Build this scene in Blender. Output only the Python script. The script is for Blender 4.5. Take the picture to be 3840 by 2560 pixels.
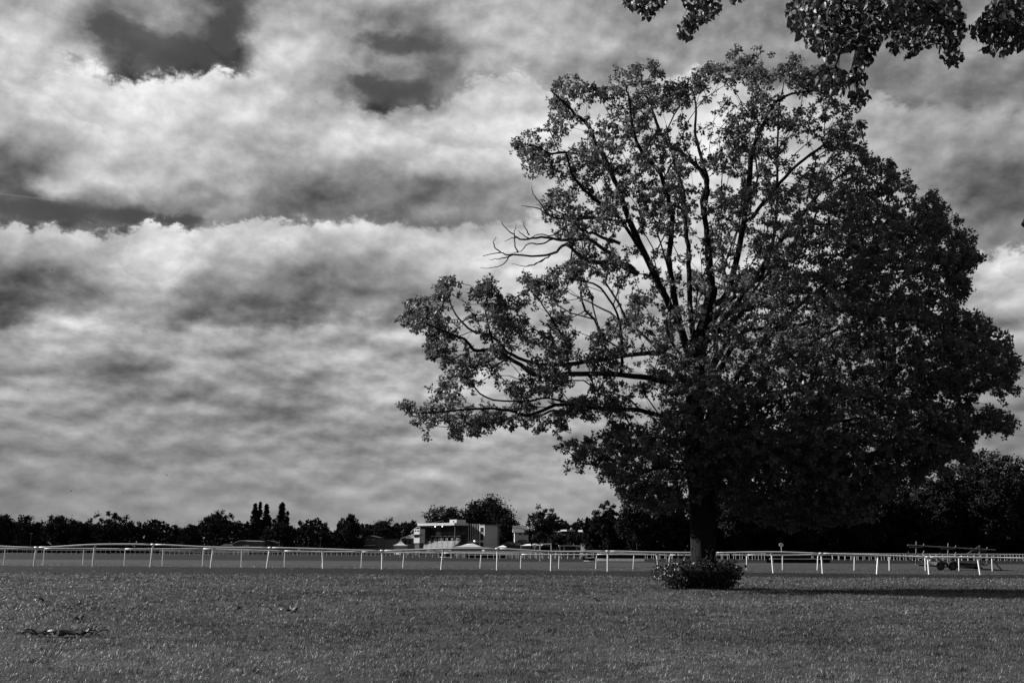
import bpy, math, random
import numpy as np
from mathutils import Vector, Matrix

# ------------------------------------------------------------------ camera, world, sun
sc = bpy.context.scene
for o in list(bpy.data.objects):
    bpy.data.objects.remove(o)
COL = sc.collection
R_ = math.radians
PITCH, ROLL, FPX, HC = R_(11.96), R_(0.28), 3733.0, 1.05
cam = bpy.data.cameras.new('camera')
cam.sensor_width = 36.0
cam.lens = FPX * 36.0 / 3840.0
cam.clip_start, cam.clip_end = 0.1, 6000
camo = bpy.data.objects.new('camera', cam)
COL.objects.link(camo)
CR = Matrix.Rotation(R_(90) + PITCH, 3, 'X') @ Matrix.Rotation(ROLL, 3, 'Z')
camo.matrix_world = Matrix.Translation((0, 0, HC)) @ CR.to_4x4()
sc.camera = camo
sc.view_settings.view_transform = 'Standard'
sc.view_settings.look = 'None'
sc.view_settings.exposure = 1.0
sc.view_settings.gamma = 1.0
sc.view_settings.use_curve_mapping = False

SUN_EL = R_(27)
SUN_DIR = Vector((-0.965, 0.26, 0)).normalized() * math.cos(SUN_EL) + Vector((0, 0, math.sin(SUN_EL)))
sun = bpy.data.lights.new('sun', 'SUN')
sun.energy = 5.0
sun.angle = R_(0.53)
sun.color = (1.0, 1.0, 1.0)
suno = bpy.data.objects.new('sun', sun)
COL.objects.link(suno)
suno.rotation_euler = SUN_DIR.to_track_quat('Z', 'Y').to_euler()
suno.location = (-60, 40, 60)

CRn = np.array(CR)


def ray(px, py):
    d = CR @ Vector(((px - 1920) / FPX, -(py - 1280) / FPX, -1.0))
    return d


def W(px, py, Y):
    """point of the place that lies at forward distance Y on the sight line of a photo pixel (3840 wide)"""
    d = ray(px, py)
    t = Y / d.y
    return Vector((d.x * t, Y, HC + d.z * t))


def Wn(px, py, Y):
    px, py, Y = np.broadcast_arrays(np.asarray(px, float), np.asarray(py, float), np.asarray(Y, float))
    v = np.stack([(px - 1920) / FPX, -(py - 1280) / FPX, -np.ones_like(px)], -1) @ CRn.T
    t = Y / v[..., 1]
    return np.stack([v[..., 0] * t, Y, HC + v[..., 2] * t], -1)


def MPP(Y):
    return Y * math.cos(PITCH) / FPX  # metres for one photo pixel near the horizon


# ---------------- node helper
class NG:
    def __init__(s, tree):
        s.t = tree
        s.n = tree.nodes
        s.l = tree.links

    def node(s, kind, **kw):
        n = s.n.new(kind)
        for k, v in kw.items():
            setattr(n, k, v)
        return n

    def put(s, sock, v):
        if v is None:
            return
        if hasattr(v, 'is_output'):
            s.l.new(v, sock)
        else:
            sock.default_value = v

    def m(s, op, a=None, b=None, c=None, clamp=False):
        n = s.n.new('ShaderNodeMath')
        n.operation = op
        n.use_clamp = clamp
        for i, v in enumerate((a, b, c)):
            s.put(n.inputs[i], v)
        return n.outputs[0]

    def ss(s, v, lo, hi, a=0.0, b=1.0):
        n = s.n.new('ShaderNodeMapRange')
        n.interpolation_type = 'SMOOTHSTEP'
        for i, x in enumerate((v, lo, hi, a, b)):
            s.put(n.inputs[i], x)
        return n.outputs[0]

    def lin(s, v, lo, hi, a=0.0, b=1.0):
        n = s.n.new('ShaderNodeMapRange')
        for i, x in enumerate((v, lo, hi, a, b)):
            s.put(n.inputs[i], x)
        return n.outputs[0]

    def mixf(s, f, a, b):
        n = s.n.new('ShaderNodeMix')
        n.data_type = 'FLOAT'
        n.clamp_factor = True
        s.put(n.inputs[0], f)
        s.put(n.inputs[2], a)
        s.put(n.inputs[3], b)
        return n.outputs[0]

    def noise(s, vec, scale, detail=6, rough=0.55, dist=0.0):
        n = s.n.new('ShaderNodeTexNoise')
        n.noise_dimensions = '3D'
        if vec is not None:
            s.l.new(vec, n.inputs['Vector'])
        n.inputs['Scale'].default_value = scale
        n.inputs['Detail'].default_value = detail
        n.inputs['Roughness'].default_value = rough
        n.inputs['Distortion'].default_value = dist
        return n

    def xyz(s, x=0.0, y=0.0, z=0.0):
        n = s.n.new('ShaderNodeCombineXYZ')
        for i, v in enumerate((x, y, z)):
            s.put(n.inputs[i], v)
        return n.outputs[0]


# sky brightness seen in the photograph: rows at these heights (2352 px wide scale), (x, value) pairs
SKY = {
    0: [(0, 62), (100, 68), (200, 66), (300, 60), (400, 54), (470, 44), (520, 34), (560, 50), (610, 66), (700, 68), (800, 66), (900, 63), (1000, 66), (1100, 68), (1200, 66), (1300, 62), (1400, 58), (1500, 55), (1600, 58), (1700, 55), (1900, 54), (2100, 52), (2200, 55), (2352, 58)],
    75: [(0, 74), (60, 72), (120, 68), (200, 50), (250, 40), (300, 54), (360, 58), (400, 50), (450, 38), (500, 34), (555, 34), (590, 74), (700, 74), (780, 62), (850, 48), (900, 41), (950, 36), (1000, 46), (1050, 62), (1100, 70), (1200, 70), (1300, 66), (1400, 62), (1500, 57), (1600, 54), (1700, 60), (1800, 58), (1900, 52), (2100, 50), (2200, 55), (2352, 56)],
    150: [(0, 86), (100, 84), (150, 72), (200, 76), (250, 40), (300, 31), (400, 33), (500, 31), (555, 38), (600, 78), (700, 74), (770, 60), (830, 48), (880, 60), (950, 62), (1000, 46), (1050, 50), (1100, 64), (1200, 72), (1300, 66), (1400, 60), (1500, 56), (1600, 56), (1700, 56), (1900, 50), (2000, 48), (2100, 50), (2200, 54), (2352, 56)],
    185: [(0, 84), (100, 85), (200, 92), (260, 86), (300, 90), (400, 93), (500, 91), (600, 78), (690, 62), (750, 68), (800, 56), (850, 46), (900, 44), (1000, 52), (1060, 66), (1120, 80), (1200, 82), (1300, 66), (1400, 60), (1500, 58), (1550, 74), (1600, 84), (1700, 80), (1800, 60), (1900, 52), (2000, 56), (2100, 52), (2200, 52), (2352, 56)],
    230: [(0, 72), (100, 82), (200, 89), (300, 91), (400, 88), (500, 84), (600, 78), (690, 62), (740, 72), (800, 60), (850, 48), (900, 44), (960, 52), (1010, 68), (1100, 84), (1200, 86), (1280, 78), (1350, 76), (1450, 78), (1550, 84), (1650, 90), (1750, 84), (1850, 68), (1950, 70), (2050, 64), (2150, 58), (2352, 58)],
    300: [(0, 54), (100, 64), (200, 76), (300, 84), (400, 82), (500, 76), (600, 74), (700, 76), (800, 87), (900, 84), (1000, 86), (1100, 89), (1200, 86), (1300, 84), (1400, 82), (1500, 84), (1600, 90), (1700, 90), (1800, 80), (1950, 70), (2050, 66), (2200, 66), (2352, 64)],
    375: [(0, 45), (60, 46), (120, 52), (200, 74), (300, 76), (400, 74), (500, 66), (600, 62), (700, 70), (800, 69), (900, 64), (1000, 66), (1100, 66), (1200, 76), (1300, 82), (1400, 86), (1500, 84), (1600, 88), (1700, 86), (1800, 78), (1950, 68), (2050, 58), (2150, 50), (2250, 50), (2352, 50)],
    430: [(0, 48), (60, 46), (100, 66), (160, 78), (230, 74), (300, 70), (400, 68), (500, 66), (600, 56), (700, 48), (800, 43), (900, 45), (1000, 47), (1100, 54), (1200, 62), (1300, 72), (1400, 80), (1700, 80), (1800, 74), (1950, 70), (2050, 70), (2120, 62), (2200, 46), (2352, 44)],
    460: [(0, 37), (100, 38), (150, 44), (200, 46), (260, 50), (320, 54), (400, 60), (500, 64), (600, 55), (700, 46), (800, 43), (900, 45), (1000, 47), (1100, 55), (1200, 62), (1300, 72), (1500, 80), (1700, 80), (1900, 72), (2050, 72), (2130, 66), (2200, 48), (2352, 44)],
    485: [(0, 38), (200, 38), (280, 38), (350, 40), (430, 42), (480, 56), (600, 56), (700, 48), (800, 47), (900, 50), (1000, 54), (1100, 58), (1200, 64), (1300, 74), (1500, 80), (1700, 80), (1900, 72), (2100, 74), (2160, 66), (2220, 50), (2352, 45)],
    530: [(0, 80), (100, 82), (200, 76), (270, 56), (320, 84), (400, 93), (460, 82), (520, 86), (600, 84), (700, 79), (800, 80), (900, 73), (1000, 72), (1100, 72), (1200, 74), (1300, 78), (1500, 80), (1900, 74), (2100, 66), (2200, 52), (2280, 56), (2352, 62)],
    600: [(0, 48), (100, 50), (200, 66), (280, 82), (350, 93), (410, 90), (450, 68), (520, 62), (600, 70), (650, 56), (720, 52), (800, 60), (900, 68), (1000, 74), (1100, 80), (1200, 82), (1300, 82), (1500, 80), (2000, 70), (2200, 62), (2300, 80), (2352, 86)],
    670: [(0, 38), (100, 40), (200, 52), (270, 72), (330, 74), (400, 57), (500, 46), (600, 44), (700, 43), (800, 47), (900, 50), (1000, 56), (1100, 64), (1200, 72), (1500, 72), (2200, 70), (2300, 78), (2352, 80)],
    725: [(0, 40), (60, 46), (120, 62), (200, 60), (300, 58), (400, 50), (500, 45), (600, 46), (700, 47), (800, 55), (900, 56), (1000, 58), (1100, 62), (1200, 66), (2200, 64), (2352, 66)],
    765: [(0, 64), (100, 68), (200, 68), (300, 66), (400, 63), (500, 60), (600, 63), (700, 66), (800, 66), (900, 64), (1000, 64), (1200, 66), (2200, 60), (2352, 62)],
    815: [(0, 62), (100, 66), (200, 66), (270, 54), (330, 52), (390, 64), (500, 66), (600, 62), (700, 62), (800, 66), (900, 66), (1000, 67), (1200, 67), (2200, 57), (2352, 58)],
    860: [(0, 50), (100, 54), (160, 60), (220, 58), (290, 49), (350, 60), (420, 63), (520, 58), (600, 57), (700, 60), (800, 62), (900, 66), (1000, 68), (1200, 68), (2200, 55), (2352, 55)],
    910: [(0, 66), (100, 64), (180, 58), (260, 52), (400, 55), (500, 58), (600, 54), (700, 58), (800, 62), (900, 64), (1000, 66), (1200, 67), (2200, 53), (2352, 53)],
    955: [(0, 60), (70, 66), (150, 64), (200, 52), (300, 53), (400, 56), (500, 52), (600, 49), (700, 52), (800, 58), (900, 62), (1000, 64), (1200, 66), (2200, 52), (2352, 52)],
    1010: [(0, 54), (100, 58), (200, 60), (300, 62), (400, 58), (500, 54), (600, 60), (700, 59), (800, 54), (900, 60), (1000, 62), (1200, 64), (2352, 53)],
    1080: [(0, 53), (100, 56), (200, 58), (300, 56), (450, 55), (600, 58), (800, 57), (1000, 61), (1100, 62), (1200, 62), (1300, 63), (2352, 54)],
    1150: [(0, 53), (200, 56), (400, 57), (600, 58), (800, 59), (1000, 60), (1200, 62), (1300, 64), (2352, 56)],
    1260: [(0, 54), (600, 56), (1200, 60), (2352, 56)],
}


def build_world():
    w = bpy.data.worlds.new('World')
    w.use_nodes = True
    g = NG(w.node_tree)
    g.n.clear()
    right_u = [(1100, 64), (1200, 68), (1300, 66), (1400, 60), (1500, 56), (1600, 56), (1700, 56), (1900, 51), (2000, 49), (2100, 50), (2200, 54), (2352, 56)]
    SKY_U = {0: SKY[0], 75: SKY[75], 150: SKY[150],
             195: [(0, 80), (180, 70), (240, 36), (300, 31), (400, 32), (500, 31), (560, 40), (610, 74), (690, 64), (740, 66), (800, 56), (850, 42), (900, 37), (960, 42), (1020, 54)] + right_u,
             250: [(0, 80), (600, 74), (690, 62), (740, 66), (800, 56), (850, 42), (900, 38), (960, 44), (1020, 56)] + right_u}
    LAYERS = [SKY_U, {y: SKY[y] for y in (185, 230, 300, 375, 430, 460, 485)}, {y: SKY[y] for y in (530, 600, 670, 725)}, {y: SKY[y] for y in SKY if y >= 765}]
    EDGES = [
        [(0, 140), (60, 150), (110, 160), (150, 145), (200, 140), (220, 150), (245, 168), (275, 176), (330, 165), (400, 155), (450, 152), (540, 155), (600, 165), (680, 190), (720, 212), (760, 205), (800, 225), (850, 245), (900, 246), (960, 240), (1010, 220), (1060, 190), (1120, 165), (1200, 163), (1250, 185), (1300, 200), (1400, 190), (1500, 185), (1560, 170), (1650, 160), (1750, 170), (1850, 220), (1950, 195), (2010, 205), (2060, 225), (2120, 235), (2200, 240), (2352, 235)],
        [(0, 508), (60, 506), (110, 512), (170, 510), (220, 516), (262, 534), (285, 532), (312, 506), (350, 495), (390, 497), (420, 506), (450, 514), (480, 503), (520, 498), (600, 492), (680, 495), (750, 497), (820, 492), (870, 500), (930, 510), (1000, 512), (1100, 505), (1200, 500), (1400, 500), (1900, 470), (2000, 430), (2080, 415), (2130, 430), (2180, 470), (2225, 540), (2255, 595), (2300, 578), (2352, 562)],
        [(0, 755), (50, 750), (90, 725), (130, 716), (200, 735), (300, 745), (400, 745), (520, 748), (620, 745), (720, 740), (800, 730), (900, 735), (1000, 720), (1100, 700), (1250, 700), (2352, 720)],
    ]

    def table(rows):
        ys = np.array(sorted(rows))
        xs = np.linspace(0, 2352, 148)
        grid = np.array([np.interp(xs, *zip(*rows[y])) for y in ys]) / 100.0

        def lum(px, py):
            c = [np.interp(np.clip(px, 0, 2352), xs, r) for r in grid]
            return float(np.interp(np.clip(py, ys[0], ys[-1]), ys, c))
        return ys, lum

    def to_px(az, el):
        d = Vector((math.sin(az) * math.cos(el), math.cos(az) * math.cos(el), math.sin(el)))
        c = CR.transposed() @ d
        return (1920 + FPX * c.x / -c.z) / 1.6327, (1280 - FPX * c.y / -c.z) / 1.6327

    def azel(px, py):
        d = ray(px * 1.6327, py * 1.6327).normalized()
        return math.degrees(math.atan2(d.x, d.y)), math.degrees(math.asin(d.z))

    # the colour ramps are made first, while the node tree is still small and quick to edit
    def edge_el(a, edge):
        e = 15.0      # height of the edge (degrees / 40) in direction a
        for _ in range(6):
            px, py = to_px(a, R_(e))
            e = azel(px, float(np.interp(np.clip(px, 0, 2352), *zip(*edge))))[1]
        return e / 40.0

    def ramp_pair(fn):
        pair = []
        for base_az in (-34.0, 0.0):
            r = g.node('ShaderNodeValToRGB')
            cr = r.color_ramp
            cr.interpolation = 'CARDINAL'
            while len(cr.elements) < 32:
                cr.elements.new(0.5)
            for i in range(32):
                v = fn(R_(base_az + 34 * i / 31.0))
                cr.elements[i].position = i / 31.0
                cr.elements[i].color = (v, v, v, 1)
            pair.append(r)
        return pair

    plan_rows, plan_edges = [], []
    for rows in LAYERS:
        ys, lum = table(rows)
        es = sorted(azel(1176, yy)[1] for yy in list(ys) + [ys[-1] + 28, ys[-1] + 58])
        plan_rows.append([(e, ramp_pair(lambda a, e=e, lum=lum: lum(*to_px(a, R_(e))))) for e in es])
    for edge in EDGES:
        plan_edges.append(ramp_pair(lambda a, edge=edge: edge_el(a, edge)))

    tc = g.node('ShaderNodeTexCoord')
    nrm = g.node('ShaderNodeVectorMath', operation='NORMALIZE')
    g.l.new(tc.outputs['Generated'], nrm.inputs[0])
    sep = g.node('ShaderNodeSeparateXYZ')
    g.l.new(nrm.outputs[0], sep.inputs[0])
    x, y, z = sep.outputs
    az0 = g.m('MULTIPLY', g.m('ARCTAN2', x, y), 180 / math.pi)
    el0 = g.m('MULTIPLY', g.m('ARCSINE', z), 180 / math.pi)
    zz = g.m('ADD', g.m('MAXIMUM', z, 0.0), 0.16)
    q = g.xyz(g.m('DIVIDE', x, zz), g.m('DIVIDE', y, zz), 0.0)   # flat cloud layer overhead
    # billows seen side-on: noise in angle space, flattened
    ang = g.xyz(g.m('MULTIPLY', az0, 0.06), g.m('MULTIPLY', el0, 0.085), 0.37)
    n1 = g.noise(ang, 1.6, 9, 0.56, 0.15)
    n2 = g.noise(q, 2.3, 9, 0.58, 0.1)
    n3 = g.noise(ang, 5.0, 8, 0.58, 0.0)
    s1 = g.node('ShaderNodeSeparateColor')
    g.l.new(n1.outputs['Color'], s1.inputs[0])
    s3 = g.node('ShaderNodeSeparateColor')
    g.l.new(n3.outputs['Color'], s3.inputs[0])
    amp = g.lin(el0, 0, 22, 0.35, 1.0)
    wa = g.m('ADD', g.m('MULTIPLY', g.m('SUBTRACT', s1.outputs[0], 0.5), 2.5), g.m('MULTIPLY', g.m('SUBTRACT', s3.outputs[0], 0.5), 3.5))
    we = g.m('ADD', g.m('MULTIPLY', g.m('SUBTRACT', s1.outputs[1], 0.5), 0.6), g.m('MULTIPLY', g.m('SUBTRACT', s3.outputs[1], 0.5), 1.7))
    az = g.m('ADD', az0, g.m('MULTIPLY', wa, amp))
    el = g.m('ADD', el0, g.m('MULTIPLY', we, amp))
    facl, facr = g.lin(az, -34, 0), g.lin(az, 0, 34)
    isr = g.m('GREATER_THAN', az, 0.0)

    def ramp_row(pair, fl, fr_, sel):
        g.l.new(fl, pair[0].inputs[0])
        g.l.new(fr_, pair[1].inputs[0])
        return g.mixf(sel, pair[0].outputs[0], pair[1].outputs[0])

    def layer(k):
        out = None
        prev = None
        for e, pair in plan_rows[k]:
            row = ramp_row(pair, facl, facr, isr)
            out = row if out is None else g.mixf(g.lin(el, prev, e), out, row)
            prev = e
        return out

    # edge of each cloud bank, with rounded lobes
    ab3 = g.m('ABSOLUTE', g.m('SUBTRACT', g.m('MULTIPLY', n3.outputs['Fac'], 2.0), 1.0))
    n5 = g.noise(ang, 15.0, 7, 0.6, 0.3)
    ab5 = g.m('ABSOLUTE', g.m('SUBTRACT', g.m('MULTIPLY', n5.outputs['Fac'], 2.0), 1.0))
    lobes = g.m('ADD', g.m('MULTIPLY', g.m('SUBTRACT', ab3, 0.20), 2.2), g.m('MULTIPLY', g.m('SUBTRACT', ab5, 0.18), 1.0))
    fl0, fr0, is0 = g.lin(az0, -34, 0), g.lin(az0, 0, 34), g.m('GREATER_THAN', az0, 0.0)
    res = layer(0)
    for k, (soft, la) in enumerate(zip((0.34, 0.30, 0.55), (1.0, 1.0, 0.5))):
        ek = g.m('MULTIPLY', ramp_row(plan_edges[k], fl0, fr0, is0), 40.0)
        d = g.m('SUBTRACT', g.m('ADD', ek, g.m('MULTIPLY', lobes, la)), el0)
        res = g.mixf(g.ss(d, -soft, soft), res, layer(k + 1))
    # fine cloud texture
    det = g.m('ADD', g.m('MULTIPLY', g.m('SUBTRACT', n2.outputs['Fac'], 0.5), 0.02), g.m('ADD', g.m('MULTIPLY', g.m('SUBTRACT', ab3, 0.14), 0.17), g.m('MULTIPLY', g.m('SUBTRACT', ab5, 0.14), 0.07)))
    det = g.m('MULTIPLY', det, g.lin(el0, 0, 14, 0.35, 1.0))
    # billows lit from above: difference of the same noise a little higher up
    up = g.node('ShaderNodeVectorMath', operation='ADD')
    g.l.new(ang, up.inputs[0])
    up.inputs[1].default_value = (-0.02, 0.05, 0.0)
    e1 = g.noise(ang, 3.6, 6, 0.5, 0.0)
    e2 = g.noise(up.outputs[0], 3.6, 6, 0.5, 0.0)
    emb = g.m('MULTIPLY', g.m('SUBTRACT', e1.outputs['Fac'], e2.outputs['Fac']), 0.85)
    emb = g.m('MULTIPLY', emb, g.lin(el0, 0, 12, 0.3, 1.0))
    det = g.m('ADD', det, emb)
    # small rows of puffs low down, lit from above
    lowv = g.xyz(g.m('MULTIPLY', az0, 0.13), g.m('MULTIPLY', el0, 0.31), 1.7)
    lup = g.node('ShaderNodeVectorMath', operation='ADD')
    g.l.new(lowv, lup.inputs[0])
    lup.inputs[1].default_value = (-0.02, 0.12, 0.0)
    n6 = g.noise(lowv, 2.3, 6, 0.5, 0.0)
    n7 = g.noise(lup.outputs[0], 2.3, 6, 0.5, 0.0)
    puff = g.m('ADD', g.m('MULTIPLY', g.m('SUBTRACT', n6.outputs['Fac'], n7.outputs['Fac']), 0.50), g.m('MULTIPLY', g.m('SUBTRACT', n6.outputs['Fac'], 0.5), 0.20))
    det = g.m('ADD', det, g.m('MULTIPLY', puff, g.m('MULTIPLY', g.ss(el0, 0.0, 7.0, 0.25, 1.0), g.ss(el0, 11.0, 17.0, 1.0, 0.0))))
    inframe = g.m('ADD', g.m('ADD', g.m('MULTIPLY', g.m('SUBTRACT', res, 0.6), 1.15), 0.61), det)
    # the same kind of broken cloud all round
    n4 = g.noise(q, 0.9, 9, 0.55, 0.2)
    gen = g.ss(n4.outputs['Fac'], 0.38, 0.66, 0.33, 0.84)
    gen = g.m('ADD', gen, det)
    gen = g.mixf(g.ss(el0, 0, 9), 0.57, gen)
    out = g.m('MAXIMUM', g.ss(g.m('ABSOLUTE', az0), 29, 40), g.ss(el0, 29, 38))
    L = g.mixf(out, inframe, gen)
    # clear gaps between the clouds, where the sky itself shows
    gaps = [(400, 122, 165, 46), (290, 82, 110, 36), (530, 70, 36, 95), (165, 138, 60, 14), (930, 96, 120, 30), (915, 208, 110, 28), (840, 180, 40, 26),
            (90, 472, 190, 36), (330, 500, 110, 20), (430, 505, 46, 13)]
    gm = None
    for (cx, cy, rx, ry) in gaps:
        a, e = azel(cx, cy)
        ax = abs(azel(cx + rx, cy)[0] - a)
        ey = abs(azel(cx, cy - ry)[1] - e)
        ux = g.m('DIVIDE', g.m('SUBTRACT', az, a), ax)
        uy = g.m('DIVIDE', g.m('SUBTRACT', el, e), ey)
        v = g.m('SUBTRACT', 1.0, g.m('ADD', g.m('MULTIPLY', ux, ux), g.m('MULTIPLY', uy, uy)))
        gm = v if gm is None else g.m('MAXIMUM', gm, v)
    gm = g.m('ADD', gm, g.m('MULTIPLY', g.m('SUBTRACT', n3.outputs['Fac'], 0.5), 1.8))
    gm = g.m('ADD', gm, g.m('MULTIPLY', g.m('SUBTRACT', n5.outputs['Fac'], 0.5), 1.2))
    gm = g.m('MULTIPLY', gm, g.m('SUBTRACT', 1.0, g.ss(res, 0.62, 0.8)))
    gap = g.m('MULTIPLY', g.ss(gm, -0.3, 0.9), 0.85)
    sky = g.node('ShaderNodeTexSky')
    sky.sky_type = 'NISHITA'
    sky.sun_disc = False
    sky.sun_elevation = SUN_EL
    sky.sun_rotation = math.atan2(SUN_DIR.x, SUN_DIR.y)
    sky.air_density, sky.dust_density, sky.ozone_density = 1.0, 0.6, 1.0
    sp = g.node('ShaderNodeSeparateColor')
    g.l.new(sky.outputs[0], sp.inputs[0])
    # black and white seen through a red filter
    clear = g.m('MULTIPLY', g.m('ADD', g.m('MULTIPLY', sp.outputs[0], 0.8), g.m('MULTIPLY', sp.outputs[1], 0.2)), 0.75)
    clear = g.m('MINIMUM', clear, 0.75)
    # contrail
    a, e = azel(50, 451)
    c1 = g.m('ABSOLUTE', g.m('SUBTRACT', g.m('SUBTRACT', el0, e), g.m('MULTIPLY', g.m('SUBTRACT', az0, a), 0.03)))
    trail = g.m('MULTIPLY', g.ss(c1, 0.0, 0.07, 1.0, 0.0), g.ss(g.m('ABSOLUTE', g.m('SUBTRACT', az0, a)), 1.0, 3.0, 1.0, 0.0))
    Ll = g.m('POWER', g.m('MAXIMUM', L, 0.15), 2.2)
    Ll = g.m('MULTIPLY', Ll, 10.0)
    fin = g.mixf(gap, Ll, clear)
    fin = g.m('ADD', fin, g.m('MULTIPLY', trail, 0.5))
    bg = g.node('ShaderNodeBackground')
    bg.inputs['Strength'].default_value = 0.05
    g.l.new(fin, bg.inputs['Color'])
    ow = g.node('ShaderNodeOutputWorld')
    g.l.new(bg.outputs[0], ow.inputs['Surface'])
    sc.world = w
    w.cycles.sampling_method = 'MANUAL'
    w.cycles.sample_map_resolution = 512


build_world()

# ------------------------------------------------------------------ materials (grey: the photograph is black and white)
MATS = {}


def mat(name, v, rough=0.7, var=0.25, scale=8.0, bump=0.0, bscale=40.0, stretch=(1, 1, 1), metal=0.0, spec=0.4, trans=0.0, emis=0.0, coords='Object', tone=None):
    if name in MATS:
        return MATS[name]
    m = bpy.data.materials.new(name)
    m.use_nodes = True
    g = NG(m.node_tree)
    g.n.clear()
    out = g.node('ShaderNodeOutputMaterial')
    b = g.node('ShaderNodeBsdfPrincipled')
    b.inputs['Roughness'].default_value = rough
    b.inputs['Metallic'].default_value = metal
    b.inputs['Specular IOR Level'].default_value = spec
    tc = g.node('ShaderNodeTexCoord')
    mp = g.node('ShaderNodeMapping')
    mp.inputs['Scale'].default_value = stretch
    g.l.new(tc.outputs[coords], mp.inputs[0])
    nz = g.noise(mp.outputs[0], scale, 6, 0.6)
    val = g.lin(nz.outputs['Fac'], 0.25, 0.75, v * (1 - var), v * (1 + var))
    if tone:
        at = g.node('ShaderNodeAttribute')
        at.attribute_name = tone
        val = g.m('MULTIPLY', val, at.outputs['Fac'])
    g.l.new(val, b.inputs['Base Color'])
    if bump:
        bz = g.noise(mp.outputs[0], bscale, 6, 0.65)
        bp = g.node('ShaderNodeBump')
        bp.inputs['Strength'].default_value = bump
        bp.inputs['Distance'].default_value = 0.05
        g.l.new(bz.outputs['Fac'], bp.inputs['Height'])
        g.l.new(bp.outputs[0], b.inputs['Normal'])
    if emis:
        b.inputs['Emission Color'].default_value = (1, 1, 1, 1)
        b.inputs['Emission Strength'].default_value = emis
    sh = b.outputs[0]
    if trans:
        tr = g.node('ShaderNodeBsdfTranslucent')
        g.l.new(val, tr.inputs['Color'])
        mx = g.node('ShaderNodeMixShader')
        mx.inputs[0].default_value = trans
        g.l.new(sh, mx.inputs[1])
        g.l.new(tr.outputs[0], mx.inputs[2])
        sh = mx.outputs[0]
    g.l.new(sh, out.inputs['Surface'])
    MATS[name] = m
    return m


M_WHITE = mat('white_plastic', 0.60, 0.45, 0.22, 1.3)
M_WHITEP = mat('white_paint', 0.6, 0.6, 0.12, 2.0)
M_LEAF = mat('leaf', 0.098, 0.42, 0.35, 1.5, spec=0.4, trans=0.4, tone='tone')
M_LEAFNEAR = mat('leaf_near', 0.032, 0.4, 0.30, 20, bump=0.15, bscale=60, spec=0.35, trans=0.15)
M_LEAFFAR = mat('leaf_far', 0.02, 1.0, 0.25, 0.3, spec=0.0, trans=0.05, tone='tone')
M_BARK = mat('bark', 0.012, 0.9, 0.45, 3.0, bump=0.9, bscale=9, stretch=(3.2, 3.2, 0.35), spec=0.1)
M_TWIG = mat('twig', 0.035, 0.9, 0.3, 6.0, spec=0.1)
M_WEED = mat('weed_leaf', 0.028, 0.4, 0.3, 12, bump=0.3, bscale=30, spec=0.5, trans=0.1)
M_STEEL = mat('dull_steel', 0.10, 0.55, 0.3, 5, spec=0.4)
M_DARKSTEEL = mat('dark_steel', 0.03, 0.6, 0.3, 5)
M_RUBBER = mat('rubber', 0.015, 0.8, 0.2, 9)
M_BRUSH = mat('birch_brush', 0.018, 0.95, 0.5, 9, spec=0.05)
M_BOARD = mat('board_pale', 0.6, 0.8, 0.2, 3)
M_GLASS = mat('window_glass', 0.02, 0.12, 0.2, 1, spec=0.5)
M_WALL_PALE = mat('wall_pale', 0.40, 0.8, 0.15, 1.2)
M_WALL_GREY = mat('wall_grey', 0.23, 0.85, 0.2, 1.5)
M_WALL_DARK = mat('wall_dark', 0.05, 0.85, 0.3, 1.5)
M_BRICK = mat('wall_brick', 0.10, 0.9, 0.35, 2.5)
M_ROOF_PALE = mat('roof_pale', 0.17, 0.7, 0.2, 1.0)
M_ROOF_DARK = mat('roof_dark', 0.05, 0.9, 0.3, 1.0)
M_CANVAS = mat('canvas', 0.48, 0.6, 0.1, 1.0)
M_CANVAS_GREY = mat('canvas_grey', 0.24, 0.6, 0.15, 1.0)
M_CONC = mat('concrete', 0.22, 0.9, 0.3, 1.5)
M_BLACK = mat('black_cloth', 0.012, 0.8, 0.2, 4)
M_LAMP = mat('lamp_lit', 0.8, 0.5, 0.0, 1, emis=4.0)
M_BIRD = mat('feather_black', 0.012, 0.5, 0.2, 30)
M_BIRDW = mat('feather_pale', 0.4, 0.7, 0.2, 30)
M_SIGN = mat('sign_white', 0.8, 0.5, 0.1, 3)
M_SIGNT = mat('sign_black', 0.02, 0.5, 0.1, 3)
M_CARP = mat('car_paint', 0.55, 0.3, 0.05, 1, spec=0.6)


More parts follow.
